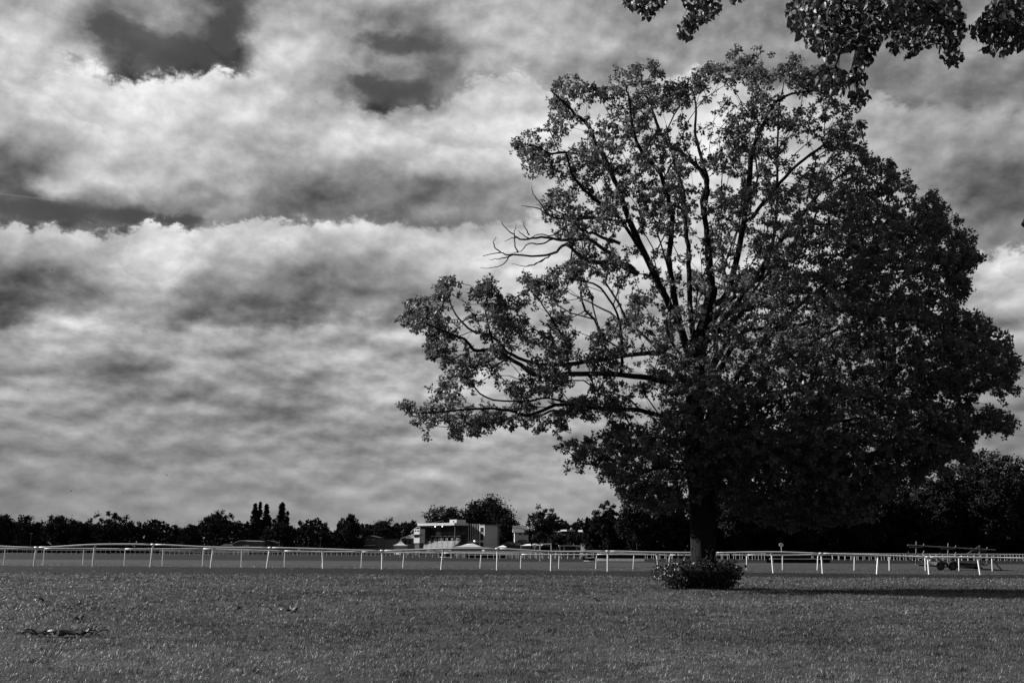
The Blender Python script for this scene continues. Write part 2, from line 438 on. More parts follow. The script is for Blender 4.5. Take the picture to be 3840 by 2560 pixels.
def ground_material():
    m = bpy.data.materials.new('turf')
    m.use_nodes = True
    g = NG(m.node_tree)
    g.n.clear()
    out = g.node('ShaderNodeOutputMaterial')
    b = g.node('ShaderNodeBsdfPrincipled')
    b.inputs['Roughness'].default_value = 0.9
    b.inputs['Specular IOR Level'].default_value = 0.1
    tc = g.node('ShaderNodeTexCoord')
    ob = tc.outputs['Object']
    sep = g.node('ShaderNodeSeparateXYZ')
    g.l.new(ob, sep.inputs[0])
    y = sep.outputs[1]
    x = sep.outputs[0]
    fine = g.noise(ob, 6.0, 8, 0.7)
    big = g.noise(ob, 0.12, 5, 0.6)
    mp = g.node('ShaderNodeMapping')
    mp.inputs['Scale'].default_value = (0.05, 0.35, 1)
    g.l.new(ob, mp.inputs[0])
    streak = g.noise(mp.outputs[0], 1.0, 6, 0.6)
    base = g.lin(fine.outputs['Fac'], 0.3, 0.7, 0.018, 0.07)
    base = g.m('MULTIPLY', base, g.lin(big.outputs['Fac'], 0.3, 0.7, 0.75, 1.2))
    base = g.m('MULTIPLY', base, g.lin(streak.outputs['Fac'], 0.3, 0.7, 0.7, 1.3))
    yy = g.m('ADD', y, g.m('MULTIPLY', g.m('SUBTRACT', streak.outputs['Fac'], 0.5), 5.0))
    # darker strip before the rail
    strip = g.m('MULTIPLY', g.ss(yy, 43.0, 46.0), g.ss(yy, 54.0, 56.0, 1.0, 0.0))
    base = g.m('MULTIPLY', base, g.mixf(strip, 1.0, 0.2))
    # mown course beyond: paler, then much darker out to the wood
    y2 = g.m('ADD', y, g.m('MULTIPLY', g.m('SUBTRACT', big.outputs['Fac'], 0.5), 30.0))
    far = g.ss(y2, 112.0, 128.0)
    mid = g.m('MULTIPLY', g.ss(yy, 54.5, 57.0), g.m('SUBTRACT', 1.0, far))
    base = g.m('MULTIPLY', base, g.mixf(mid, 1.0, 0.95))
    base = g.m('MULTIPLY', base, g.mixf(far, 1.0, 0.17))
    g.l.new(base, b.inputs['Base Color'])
    bn = g.noise(ob, 14.0, 6, 0.7)
    bp = g.node('ShaderNodeBump')
    bp.inputs['Strength'].default_value = 0.8
    bp.inputs['Distance'].default_value = 0.06
    g.l.new(bn.outputs['Fac'], bp.inputs['Height'])
    g.l.new(bp.outputs[0], b.inputs['Normal'])
    g.l.new(b.outputs[0], out.inputs['Surface'])
    return m


# ------------------------------------------------------------------ object helpers
def tag(o, label=None, cat=None, group=None, kind=None):
    if label:
        o['label'] = label
    if cat:
        o['category'] = cat
    if group:
        o['group'] = group
    if kind:
        o['kind'] = kind
    return o


def empty(name, loc, label, cat, group=None):
    o = bpy.data.objects.new(name, None)
    o.empty_display_size = 0.3
    COL.objects.link(o)
    o.location = loc
    return tag(o, label, cat, group)


class MB:
    """collects world-space shapes; build() links them as one mesh object (vertices kept relative to the parent)"""

    def __init__(s):
        s.v = []
        s.f = []

    def add(s, v, f):
        k = len(s.v)
        s.v += [tuple(p) for p in v]
        s.f += [tuple(i + k for i in q) for q in f]
        return s

    def box(s, x0, x1, y0, y1, z0, z1, fr=None):
        p = [(x0, y0, z0), (x1, y0, z0), (x1, y1, z0), (x0, y1, z0), (x0, y0, z1), (x1, y0, z1), (x1, y1, z1), (x0, y1, z1)]
        if fr:
            p = [fr(*q) for q in p]
        return s.add(p, [(0, 3, 2, 1), (4, 5, 6, 7), (0, 1, 5, 4), (1, 2, 6, 5), (2, 3, 7, 6), (3, 0, 4, 7)])

    def tube(s, pts, rad, n=6, cap=True):
        pts = [Vector(p) for p in pts]
        k = len(pts)
        if not hasattr(rad, '__len__'):
            rad = [rad] * k
        v, f = [], []
        up = Vector((0.12, 0.2, 1)).normalized()
        t0 = (pts[-1] - pts[0])
        if t0.length < 1e-6 or abs(t0.normalized().dot(up)) > 0.9:
            up = Vector((1, 0.25, 0.1)).normalized()
        for i in range(k):
            t = (pts[min(i + 1, k - 1)] - pts[max(i - 1, 0)])
            t = t.normalized() if t.length > 1e-9 else Vector((0, 0, 1))
            a = t.cross(up)
            a = a.normalized() if a.length > 1e-6 else Vector((1, 0, 0))
            b = t.cross(a)
            for j in range(n):
                an = 2 * math.pi * j / n
                v.append(pts[i] + (a * math.cos(an) + b * math.sin(an)) * rad[i])
        for i in range(k - 1):
            for j in range(n):
                f.append((i * n + j, i * n + (j + 1) % n, (i + 1) * n + (j + 1) % n, (i + 1) * n + j))
        if cap:
            f.append(tuple(range(n - 1, -1, -1)))
            f.append(tuple((k - 1) * n + j for j in range(n)))
        return s.add(v, f)

    def prism(s, poly, e, fr=None):
        """poly: list of 3d points, e: extrusion vector"""
        n = len(poly)
        p = [Vector(q) for q in poly]
        v = p + [q + Vector(e) for q in p]
        if fr:
            v = [fr(*q) for q in v]
        f = [tuple(range(n - 1, -1, -1)), tuple(range(n, 2 * n))] + [(i, (i + 1) % n, n + (i + 1) % n, n + i) for i in range(n)]
        return s.add(v, f)

    def build(s, name, m, parent=None, smooth=False, kind=None):
        off = Vector(parent.matrix_world.translation) if parent and False else Vector((0, 0, 0))
        if parent is not None:
            p = parent
            off = Vector((0, 0, 0))
            while p is not None:
                off += Vector(p.location)
                p = p.parent
        me = bpy.data.meshes.new(name)
        me.from_pydata([(a - off.x, b - off.y, c - off.z) for a, b, c in s.v], [], s.f)
        me.materials.append(m)
        if smooth:
            me.shade_smooth()
        o = bpy.data.objects.new(name, me)
        COL.objects.link(o)
        if parent is not None:
            o.parent = parent
        if kind:
            o['kind'] = kind
        return o


def np_mesh(name, V, F, m, parent=None, tone=None, kind=None, smooth=False):
    """V (n,3), F (k,q) constant polygon size"""
    off = np.zeros(3)
    p = parent
    while p is not None:
        off += np.array(p.location)
        p = p.parent
    V = (np.asarray(V) - off).astype(np.float32)
    F = np.asarray(F, dtype=np.int32)
    me = bpy.data.meshes.new(name)
    me.vertices.add(len(V))
    me.vertices.foreach_set('co', V.ravel())
    me.loops.add(F.size)
    me.loops.foreach_set('vertex_index', F.ravel())
    me.polygons.add(len(F))
    me.polygons.foreach_set('loop_start', np.arange(0, F.size, F.shape[1], dtype=np.int32))
    me.update(calc_edges=True)
    if tone is not None:
        at = me.attributes.new('tone', 'FLOAT', 'POINT')
        at.data.foreach_set('value', np.asarray(tone, dtype=np.float32))
    me.materials.append(m)
    if smooth:
        me.shade_smooth()
    o = bpy.data.objects.new(name, me)
    COL.objects.link(o)
    if parent is not None:
        o.parent = parent
    if kind:
        o['kind'] = kind
    return o


def share(src, parent, loc=None, rot=None, scale=None):
    c = src.copy()
    COL.objects.link(c)
    c.parent = parent
    if loc is not None:
        c.location = loc
    if rot is not None:
        c.rotation_euler = rot
    if scale is not None:
        c.scale = scale
    return c


def vnoise(x, y, seed=0):
    """smooth value noise, numpy"""
    x = np.asarray(x, float)
    y = np.asarray(y, float)
    xi = np.floor(x).astype(np.int64)
    yi = np.floor(y).astype(np.int64)
    fx = x - xi
    fy = y - yi
    fx = fx * fx * (3 - 2 * fx)
    fy = fy * fy * (3 - 2 * fy)

    def h(a, b):
        n = (a * 374761393 + b * 668265263 + seed * 1442695041) & 0x7fffffff
        n = ((n ^ (n >> 13)) * 1274126177) & 0x7fffffff
        return ((n ^ (n >> 16)) & 0xffff) / 65535.0
    return (h(xi, yi) * (1 - fx) + h(xi + 1, yi) * fx) * (1 - fy) + (h(xi, yi + 1) * (1 - fx) + h(xi + 1, yi + 1) * fx) * fy


def fbm(x, y, seed=0, o=4):
    s = 0
    a = 0.5
    t = 0
    for k in range(o):
        s = s + a * vnoise(x * 2 ** k, y * 2 ** k, seed + k)
        t += a
        a *= 0.5
    return s / t


# ------------------------------------------------------------------ ground
def ground_z(x, y):
    x = np.asarray(x, float)
    y = np.asarray(y, float)
    u = x / np.maximum(y, 5)
    A = np.interp(u, [-0.6, -0.3, 0, 0.3, 0.6], [0.26, 0.20, 0.13, 0.05, 0.0])
    z = A * np.exp(-((y - 55) / 8.0) ** 2)
    near = np.clip((70 - y) / 40, 0, 1)
    z = z + near * ((fbm(x * 0.35, y * 0.35, 5) - 0.5) * 0.10 + (fbm(x * 1.3, y * 1.3, 9, 3) - 0.5) * 0.05)
    return z


def gz(x, y):
    return float(ground_z(x, y))


def build_ground():
    ys = np.concatenate([[-60, -30, -15, -6, -2], np.arange(0, 80, 0.4), np.arange(80, 200, 5), np.arange(200, 640, 40), [700, 900, 1300, 2000, 3200, 4800]])
    us = np.concatenate([[-12, -8, -5, -3, -2, -1.4, -1.0], np.linspace(-0.75, 0.75, 151), [1.0, 1.4, 2, 3, 5, 8, 12]])
    half = np.maximum(np.abs(ys), 18)[:, None] * us[None, :]
    Y = np.repeat(ys[:, None], len(us), 1)
    Z = ground_z(half, Y)
    V = np.stack([half, Y, Z], -1).reshape(-1, 3)
    n = len(us)
    i, j = np.meshgrid(np.arange(len(ys) - 1), np.arange(n - 1), indexing='ij')
    a = (i * n + j).ravel()
    F = np.stack([a, a + 1, a + n + 1, a + n], -1)
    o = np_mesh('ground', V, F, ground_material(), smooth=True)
    tag(o, 'rough mown turf of the racecourse with a dark strip along the rail', 'ground', kind='structure')


build_ground()


# ------------------------------------------------------------------ leaves
def leaf_cloud(pos, size, rng, down=0.35, out=None, wide=0.5, fold=0.25):
    """a folded pointed leaf (4 vertices, 2 triangles) at each position"""
    n = len(pos)
    d = rng.normal(size=(n, 3))
    d /= np.linalg.norm(d, axis=1, keepdims=True)
    d[:, 2] -= down * rng.random(n) * 2
    if out is not None:
        d += out
    d /= np.linalg.norm(d, axis=1, keepdims=True)
    r = rng.normal(size=(n, 3))
    s = np.cross(d, r)
    s /= np.linalg.norm(s, axis=1, keepdims=True) + 1e-9
    nn = np.cross(d, s)
    L = (size * (0.65 + 0.7 * rng.random(n)))[:, None]
    w = L * wide * (0.35 + 0.15 * rng.random(n))[:, None]
    f = L * fold * 0.3
    p0 = pos
    p1 = pos + d * L * 0.45 + s * w + nn * f
    p2 = pos + d * L
    p3 = pos + d * L * 0.45 - s * w + nn * f
    V = np.stack([p0, p1, p2, p3], 1).reshape(-1, 3)
    b = np.arange(n)[:, None] * 4
    F = np.concatenate([b + np.array([[0, 1, 2]]), b + np.array([[0, 2, 3]])], 0)
    return V, F


def inside(poly, x, y):
    poly = np.asarray(poly, float)
    x = np.asarray(x)
    y = np.asarray(y)
    c = np.zeros(x.shape, bool)
    j = len(poly) - 1
    for i in range(len(poly)):
        xi, yi = poly[i]
        xj, yj = poly[j]
        hit = ((yi > y) != (yj > y)) & (x < (xj - xi) * (y - yi) / (yj - yi + 1e-12) + xi)
        c ^= hit
        j = i
    return c


def edge_dist(poly, x, y):
    poly = np.asarray(poly, float)
    best = np.full(np.shape(x), 1e9)
    for i in range(len(poly)):
        a = poly[i]
        b = poly[(i + 1) % len(poly)]
        ab = b - a
        t = np.clip(((x - a[0]) * ab[0] + (y - a[1]) * ab[1]) / (ab @ ab + 1e-9), 0, 1)
        best = np.minimum(best, np.hypot(x - a[0] - t * ab[0], y - a[1] - t * ab[1]))
    return best


def smooth_line(p, k=4):
    """Catmull-Rom through control points (any dimension)"""
    p = np.asarray(p, float)
    q = np.vstack([2 * p[0] - p[1], p, 2 * p[-1] - p[-2]])
    out = []
    for i in range(1, len(q) - 2):
        for t in np.arange(k) / k:
            out.append(0.5 * (2 * q[i] + (q[i + 1] - q[i - 1]) * t + (2 * q[i - 1] - 5 * q[i] + 4 * q[i + 1] - q[i + 2]) * t * t + (3 * q[i] - q[i - 1] - 3 * q[i + 1] + q[i + 2]) * t ** 3))
    out.append(p[-1])
    return np.array(out)


# ------------------------------------------------------------------ the big tree
TY = 31.0
CROWN = [(1190, 320), (1207, 300), (1235, 312), (1262, 290), (1275, 262), (1258, 228), (1255, 198), (1290, 188), (1330, 170), (1360, 195), (1400, 185), (1440, 160), (1475, 148), (1500, 165), (1525, 205), (1560, 190), (1600, 165), (1640, 140), (1670, 145), (1700, 130), (1730, 120), (1760, 140), (1800, 132), (1830, 145), (1862, 132), (1882, 165), (1910, 190), (1935, 218), (1950, 250), (1985, 280), (1990, 305), (1962, 330), (1980, 360), (2010, 370), (2050, 380), (2085, 400), (2110, 440), (2150, 460), (2180, 480), (2205, 500), (2235, 545), (2245, 580), (2232, 600), (2240, 650), (2215, 672), (2230, 720), (2260, 735), (2290, 760), (2325, 790), (2350, 830), (2345, 870), (2310, 905), (2262, 890), (2210, 920), (2240, 955), (2290, 940), (2330, 965), (2310, 985), (2262, 990), (2200, 1010), (2240, 1040), (2180, 1060), (2120, 1075), (2060, 1110), (1990, 1160), (1960, 1190), (1900, 1200), (1840, 1190), (1780, 1200), (1710, 1175), (1660, 1150), (1625, 1120), (1590, 1130), (1560, 1150), (1520, 1175), (1470, 1150), (1412, 1130), (1380, 1090), (1370, 1050), (1340, 1070), (1310, 1060), (1280, 1030), (1300, 1010), (1340, 1010), (1392, 990), (1402, 962), (1370, 950), (1330, 945), (1290, 985), (1240, 990), (1200, 975), (1150, 975), (1070, 1000), (1020, 990), (980, 995), (950, 970), (930, 945), (950, 930), (985, 925), (1010, 905), (990, 880), (1005, 850), (1030, 835), (990, 822), (970, 795), (962, 772), (985, 762), (940, 745), (935, 720), (950, 690), (985, 680), (1000, 650), (1040, 625), (1060, 640), (1090, 640), (1130, 625), (1145, 670), (1172, 722), (1180, 680), (1190, 650), (1222, 635), (1262, 640), (1275, 608), (1310, 596), (1345, 580), (1310, 556), (1275, 540), (1280, 512), (1250, 480), (1262, 450), (1290, 440), (1330, 420), (1300, 405), (1270, 395), (1240, 402), (1210, 375), (1200, 345)]
CROWN = np.array(CROWN) * 1.6327


def crop(pts, ox, oy, s):
    return [(ox + x / s, oy + y / s) for x, y in pts]


def build_big_tree():
    rng = np.random.default_rng(7)
    base = W(2640, 2205, TY)
    bx = base.x
    root = empty('tree', (bx, TY, 0), 'large spreading tree with sunlit sparse left crown standing alone before the rails', 'tree')
    c1 = lambda p: crop(p, 1500, 150, 1.7425)
    c2 = lambda p: crop(p, 2500, 150, 1.568)
    c3 = lambda p: crop(p, 1480, 950, 1.651)
    c4 = lambda p: crop(p, 2600, 1000, 1.742)
    trunk = [(2640, 2205, .46, 0), (2637, 2120, .39, 0), (2634, 2000, .375, 0), (2632, 1880, .37, 0), (2626, 1780, .40, 0), (2612, 1680, .31, 0), (2606, 1550, .28, 0), (2608, 1420, .26, 0), (2622, 1300, .24, 0), (2650, 1180, .21, .1), (2672, 1080, .17, .2)]
    # (points, r0, r1, depth at end)
    limbs = [
        ([(2610, 1420), (2560, 1250), (2500, 1120)] + c1([(1680, 1568), (1570, 1330), (1480, 1130), (1440, 1000), (1390, 890), (1330, 750), (1280, 680), (1230, 560), (1120, 460), (1050, 390), (985, 330)]), .20, .025, -1.2),
        ([(2520, 1150), (2440, 1000)] + c1([(1480, 1230), (1400, 1130), (1270, 1040), (1180, 950), (1120, 860), (1080, 740), (990, 745), (900, 700), (800, 680)]), .10, .02, -3.2),
        (c1([(1390, 890), (1290, 790), (1150, 745), (1040, 735), (960, 760), (880, 790), (820, 830)]), .07, .015, 1.5),
        ([(2606, 1330), (2590, 1180)] + c1([(1890, 1568), (1885, 1380), (1870, 1250), (1860, 1100), (1850, 980), (1790, 800), (1770, 700), (1740, 560)]), .15, .03, 2.2),
        ([(2608, 1400), (2560, 1260)] + c1([(1780, 1568), (1760, 1420), (1780, 1160), (1740, 1000), (1700, 870), (1600, 760), (1540, 640), (1520, 560), (1500, 420), (1480, 300)]), .17, .025, -2.6),
        ([(2672, 1080)] + c1([(2015, 1450), (2005, 1250), (1990, 1100), (2010, 1000), (1980, 880), (1880, 770), (1760, 690), (1690, 580), (1640, 430), (1590, 330), (1570, 200)]), .17, .025, .6),
        ([(2672, 1080)] + c2([(250, 1250), (230, 1100), (210, 950), (240, 830), (210, 720), (170, 560), (170, 380), (140, 260)]), .16, .025, 1.8),
        ([(2660, 1150)] + c2([(350, 1500), (420, 1250), (480, 900), (500, 680), (540, 560), (620, 400), (700, 330), (860, 300)]), .19, .025, -1.5),
        (c2([(480, 1080), (600, 920), (740, 760), (880, 650), (960, 590), (1080, 560)]), .10, .02, -3.0),
        ([(2640, 1250)] + c2([(340, 1560), (450, 1460), (560, 1380), (620, 1200), (650, 980), (650, 700), (660, 420), (690, 250)]), .15, .02, 2.5),
        ([(2630, 1290)] + c2([(400, 1568), (560, 1330), (700, 1150), (820, 1000), (950, 850), (1100, 760), (1300, 740)]), .14, .02, 3.5),
        ([(2612, 1480), (2500, 1430)] + c3([(1400, 750), (1080, 745), (890, 760), (780, 690), (620, 605), (500, 600), (430, 530), (300, 480), (160, 420)]), .17, .02, -1.6),
        ([(2612, 1400), (2500, 1330)] + c3([(1500, 620), (1200, 670), (1000, 690), (830, 670), (700, 610), (600, 510), (480, 480), (380, 380), (330, 250)]), .14, .02, 1.5),
        (c3([(620, 605), (590, 480), (560, 340), (590, 220), (600, 140)]), .05, .012, -1.0),
        ([(2610, 1620), (2480, 1560), (2380, 1535)] + c3([(1300, 960), (1150, 940), (1000, 940), (830, 1000), (700, 970), (500, 960), (200, 990), (90, 985)]), .14, .015, -2.4),
        (c3([(1150, 940), (950, 895), (800, 920), (560, 890), (460, 780), (380, 760), (260, 790)]), .05, .012, -3.4),
        (c3([(1400, 750), (1410, 640), (1390, 420), (1300, 240), (1200, 180), (1010, 150)]), .08, .015, -3.8),
        (c3([(1080, 745), (1060, 560), (990, 430), (900, 300), (820, 200)]), .06, .012, -3.2),
        ([(2630, 1790), (2700, 1700)] + c4([(280, 1050), (450, 900), (700, 780), (1000, 850), (1180, 800), (1400, 640), (1600, 480), (1800, 420)]), .20, .02, -.5),
        ([(2620, 1500)] + c4([(150, 700), (330, 430), (560, 410), (760, 360), (1000, 280), (1250, 330), (1500, 350)]), .15, .02, -3.2),
        (c4([(60, 520), (250, 350), (400, 260), (700, 240), (880, 150), (1050, 90), (1250, 60), (1400, 30)]), .14, .02, -1.8),
        (c4([(1000, 850), (1300, 800), (1560, 720), (1800, 720), (2000, 760)]), .10, .015, 1.5),
        ([(2700, 1700)] + c4([(400, 1180), (700, 1060), (1000, 1000), (1300, 960), (1500, 1000), (1640, 1060)]), .13, .015, 1.8),
        (c4([(1560, 720), (1700, 850), (1800, 940), (1950, 1010), (2080, 990)]), .05, .01, 1.0),
        ([(2620, 1720)] + [(2560, 1660), (2470, 1640), (2380, 1650), (2290, 1690), (2200, 1740), (2120, 1680)], .10, .012, -2.0),
        ([(2618, 1740)] + [(2560, 1760), (2480, 1750), (2400, 1780), (2330, 1840)], .08, .012, -3.2),
        ([(2700, 1700)] + [(2800, 1760), (2920, 1790), (3050, 1780), (3160, 1830)], .09, .012, -3.0),
        ([(2640, 1600)] + [(2680, 1520), (2760, 1420), (2850, 1300), (2960, 1180), (3100, 1060), (3250, 950), (3400, 850)], .16, .02, 2.6),
        ([(2640, 1600)] + [(2700, 1500), (2850, 1400), (3050, 1280), (3300, 1160), (3500, 1060)], .14, .02, 4.5),
        ([(2610, 1560)] + [(2640, 1450), (2700, 1330), (2760, 1200), (2850, 1060), (2980, 900), (3060, 720)], .15, .02, 4.0),
        ([(2612, 1500)] + [(2540, 1400), (2440, 1280), (2330, 1200), (2240, 1150), (2120, 1090)], .11, .015, 3.6),
    ]
    nodes = []      # xyz
    plen = []
    par = []
    trs = smooth_line([(a, b, r, d) for a, b, r, d in trunk], 4)
    tp = Wn(trs[:, 0], trs[:, 1], TY + trs[:, 3])
    tp[0, 2] = -0.1
    mb = MB()
    k = len(tp)
    # fluted trunk
    nn = 28
    vv, ff = [], []
    for i in range(k):
        for j in range(nn):
            an = 2 * math.pi * j / nn
            flare = 1 + 0.45 * max(0, 1 - (tp[i][2]) / 0.7) ** 2 * (0.6 + 0.4 * math.cos(5 * an + 1))
            rr = trs[i, 2] * flare * (1 + 0.05 * math.cos(7 * an + tp[i][2] * 0.7) + 0.035 * math.cos(13 * an - tp[i][2]))
            vv.append((tp[i][0] + rr * math.cos(an), tp[i][1] + rr * math.sin(an), tp[i][2]))
    for i in range(k - 1):
        for j in range(nn):
            ff.append((i * nn + j, i * nn + (j + 1) % nn, (i + 1) * nn + (j + 1) % nn, (i + 1) * nn + j))
    mb.add(vv, ff)
    mb.build('trunk', M_BARK, root, smooth=True)
    allpts = [tp[i] for i in range(8, k)]
    allrad = [trs[i, 2] for i in range(8, k)]
    for (pts, r0, r1, dep) in limbs:
        p = smooth_line(pts, 4)
        m = len(p)
        t = np.linspace(0, 1, m)
        # depth grows from where the limb leaves the tree
        P0 = Wn(p[0, 0], p[0, 1], TY)
        ap = np.array(allpts)
        dd = np.hypot(ap[:, 0] - P0[0], ap[:, 2] - P0[2])
        d0 = ap[np.argmin(dd), 1] - TY
        dy = d0 + (dep - d0) * t ** 1.2 if abs(dep - d0) > 0 else np.full(m, d0)
        P = Wn(p[:, 0], p[:, 1], TY + dy)
        P[1:-1] += rng.normal(scale=0.012, size=(m - 2, 3))
        # start inside the parent
        P[0] = ap[np.argmin(dd)] if dd.min() < 0.6 else P[0]
        rad = 0.52 * r0 * (1 - t) ** 0.7 + r1 * .7
        b = MB()
        b.tube(P, list(rad), 8 if r0 > .1 else 6)
        b.build('limb', M_BARK, root, smooth=True)
        allpts += list(P)
        allrad += list(rad)
    # bare dead branches
    dead = [
        ([(1560, 1530), (1480, 1490), (1400, 1450), (1250, 1450), (1160, 1400), (1100, 1340), (1060, 1345), (1000, 1400), (860, 1410), (700, 1400), (660, 1390), (540, 1412)], .06, .008),
        ([(660, 1390), (620, 1350), (612, 1320), (630, 1288)], .012, .006),
        ([(760, 1400), (680, 1420), (640, 1435), (580, 1432)], .012, .006),
        ([(720, 1400), (700, 1440), (660, 1475), (600, 1490), (525, 1486)], .013, .005),
        ([(1530, 1500), (1430, 1440), (1340, 1370), (1250, 1310), (1150, 1300), (1060, 1305), (960, 1290), (860, 1300), (780, 1300), (740, 1270), (690, 1230), (660, 1185)], .05, .007),
        ([(770, 1390), (750, 1330), (750, 1270), (758, 1200)], .014, .006),
        ([(850, 1300), (800, 1270), (768, 1246)], .012, .006),
        ([(845, 1275), (820, 1230), (804, 1190)], .012, .006),
        ([(760, 1290), (720, 1300), (682, 1316)], .010, .005),
        ([(1440, 1330), (1320, 1290), (1260, 1260), (1190, 1240), (1130, 1205), (1060, 1230), (1000, 1280), (900, 1270), (850, 1295)], .035, .008),
        ([(1000, 1300), (930, 1330), (840, 1330), (790, 1380), (720, 1400)], .016, .006),
        ([(1480, 1190), (1350, 1170), (1260, 1160), (1110, 1170), (1000, 1160), (920, 1110), (870, 1095), (790, 1082)], .035, .007),
        ([(960, 1130), (910, 1060), (870, 1000), (863, 957)], .015, .006),
        ([(1260, 1155), (1100, 1145), (1010, 1110), (970, 1085), (888, 1078)], .02, .006),
        ([(985, 1400), (930, 1440), (850, 1475), (808, 1480)], .014, .005),
        ([(945, 1430), (870, 1470), (800, 1475), (730, 1463)], .011, .005),
    ]
    for i, (pts, r0, r1) in enumerate(dead):
        p = smooth_line(c1(pts), 3)
        m = len(p)
        t = np.linspace(0, 1, m)
        dy = -0.9 + 0.0 * t + 0.25 * np.sin(i * 2.1 + 3 * t) * t
        P = Wn(p[:, 0], p[:, 1], TY + dy)
        P[1:-1] += rng.normal(scale=0.014, size=(m - 2, 3))
        b = MB()
        b.tube(P, list(1.35 * (r0 * (1 - t) + r1)), 5)
        b.build('dead_branch', M_TWIG, root, smooth=True)
    # ---- leaf clusters through the crown's volume
    N = 90000
    px = rng.uniform(1500, 3860, N)
    py = rng.uniform(180, 1990, N)
    jx = (fbm(px / 34.0, py / 34.0, 201, 3) - 0.5) * 125
    jy = (fbm(px / 34.0, py / 34.0, 207, 3) - 0.5) * 125
    ok = inside(CROWN, px + jx, py + jy)
    px, py = px[ok], py[ok]
    ed = edge_dist(CROWN, px, py) / 122.0     # metres to the outline
    T = np.minimum(5.5, 0.5 + 1.9 * np.sqrt(ed))
    dy = rng.uniform(-1, 1, len(px)) * T
    # how full the crown is
    dens = np.full(len(px), 0.50)
    right = np.clip((px - 2600) / 650, 0, 1)
    low = np.clip((py - 1150) / 300, 0, 1) * np.clip((px - 2350) / 350, 0, 1)
    dens = dens + 0.9 * np.maximum(right * np.clip((py - 420) / 300, 0.1, 1), low)
    fork = np.exp(-((px - 2560) / 330) ** 2 - ((py - 1080) / 190) ** 2)
    dens = dens + 0.25 * fork
    mid = np.exp(-((px - 2250) / 300) ** 2 - ((py - 1290) / 170) ** 2)
    dens = dens + 0.30 * mid
    skirt = np.clip((py - 1560) / 120, 0, 1) * (px > 2080)
    dens = dens + 0.85 * skirt
    left = (px < 2160) & (py > 1000)
    dens = np.where(left, 0.60 + 0.3 * mid, dens)
    top = np.clip((700 - py) / 400, 0, 1) * (px < 3000)
    dens = dens + 0.10 * top
    edge_full = np.where(ed < 0.55, 0.30, 0.0)
    dens = dens + edge_full * 1.3 * (dens < 1.0)
    nz = fbm(px / 75.0, py / 75.0, 31, 3)
    nz3 = fbm(px / 95.0 + dy * 0.8, py / 95.0 - dy * 0.9, 77, 2)
    hole = np.clip((nz - 0.36) / 0.15, 0.18, 1.2)
    hole3 = np.clip((nz3 - 0.37) / 0.13, 0.10, 1.2)
    prob = dens * hole * hole3
    prob = np.where(dens > 0.9, np.maximum(prob, dens * 0.52), prob)
    keep = rng.random(len(px)) < prob * np.where(dens > 0.9, 0.27, 0.23)
    px, py, dy, ed, dens = px[keep], py[keep], dy[keep], ed[keep], dens[keep]
    # clusters a twig leads to come first; in the thick of the crown only some need one of their own
    lead = (dens < 0.9) | (rng.random(len(px)) < 0.35)
    order_ = np.argsort(~lead, kind='stable')
    px, py, dy = px[order_], py[order_], dy[order_]
    CALL = Wn(px, py, TY + dy)
    C = CALL[:int(lead.sum())]
    nC = len(C)
    # ---- twigs: grow from limbs to every cluster (short wires, short paths)
    nodes = np.array(allpts)
    cap = nC * 5 + len(nodes) + 10
    NP = np.zeros((cap, 3))
    NP[:len(nodes)] = nodes
    rootpos = np.array([bx, TY, 4.0])
    PL = np.zeros(cap)
    PL[:len(nodes)] = np.linalg.norm(nodes - rootpos, axis=1)
    PA = np.full(cap, -1)
    cnt = len(nodes)
    nlimb = cnt
    best = np.full(nC, 1e9)
    bidx = np.zeros(nC, int)
    bf = 0.42
    for s in range(0, cnt, 64):
        d = np.linalg.norm(C[:, None] - NP[None, s:min(s + 64, cnt)], axis=2) + bf * PL[None, s:min(s + 64, cnt)]
        j = d.argmin(1)
        v = d[np.arange(nC), j]
        u = v < best
        best[u] = v[u]
        bidx[u] = s + j[u]
    alive = np.ones(nC, bool)
    leaf_node = np.zeros(nC, int)
    twig_paths = []
    for it in range(nC):
        i = int(np.argmin(np.where(alive, best, 1e9)))
        a = bidx[i]
        A = NP[a]
        B = C[i]
        L = np.linalg.norm(B - A)
        ns = max(1, int(L / 0.45))
        prev = a
        st = cnt
        sag = np.array([rng.normal(scale=.07), rng.normal(scale=.07), 0.10]) * min(L, 2.5)
        for q in range(1, ns + 1):
            t = q / ns
            P = A + (B - A) * t + sag * math.sin(math.pi * t)
            NP[cnt] = P
            PL[cnt] = PL[prev] + L / ns
            PA[cnt] = prev
            prev = cnt
            cnt += 1
        twig_paths.append((a, st, cnt))
        leaf_node[i] = prev
        alive[i] = False
        d = np.linalg.norm(C[:, None] - NP[None, st:cnt], axis=2) + bf * PL[None, st:cnt]
        j = d.argmin(1)
        v = d[np.arange(nC), j]
        u = (v < best) & alive
        best[u] = v[u]
        bidx[u] = st + j[u]
    load = np.zeros(cnt)
    for i in range(nC):
        load[leaf_node[i]] += 1
    for i in range(cnt - 1, nlimb - 1, -1):
        if PA[i] >= 0:
            load[PA[i]] += load[i]
    rad = np.clip(0.0052 * np.power(np.maximum(load, 1), 0.48), 0.006, 0.07)
    tw = MB()
    for (a, s, e) in twig_paths:
        ids = [a] + list(range(s, e))
        rr = [min(rad[q] if q >= nlimb else rad[s], rad[s] * 1.15) for q in ids]
        tw.tube(NP[ids], rr, 4 if rr[0] < .02 else 5, cap=False)
    tw.build('twigs', M_TWIG, root, kind='stuff')
    # ---- leaves
    C = CALL
    nC = len(C)
    # every cluster is a few rosettes of drooping leaflets
    ros = rng.integers(3, 6, nC)
    ri = np.repeat(np.arange(nC), ros)
    sz = rng.uniform(0.11, 0.27, nC)[ri]
    ro = rng.normal(size=(len(ri), 3))
    ro /= np.linalg.norm(ro, axis=1, keepdims=True)
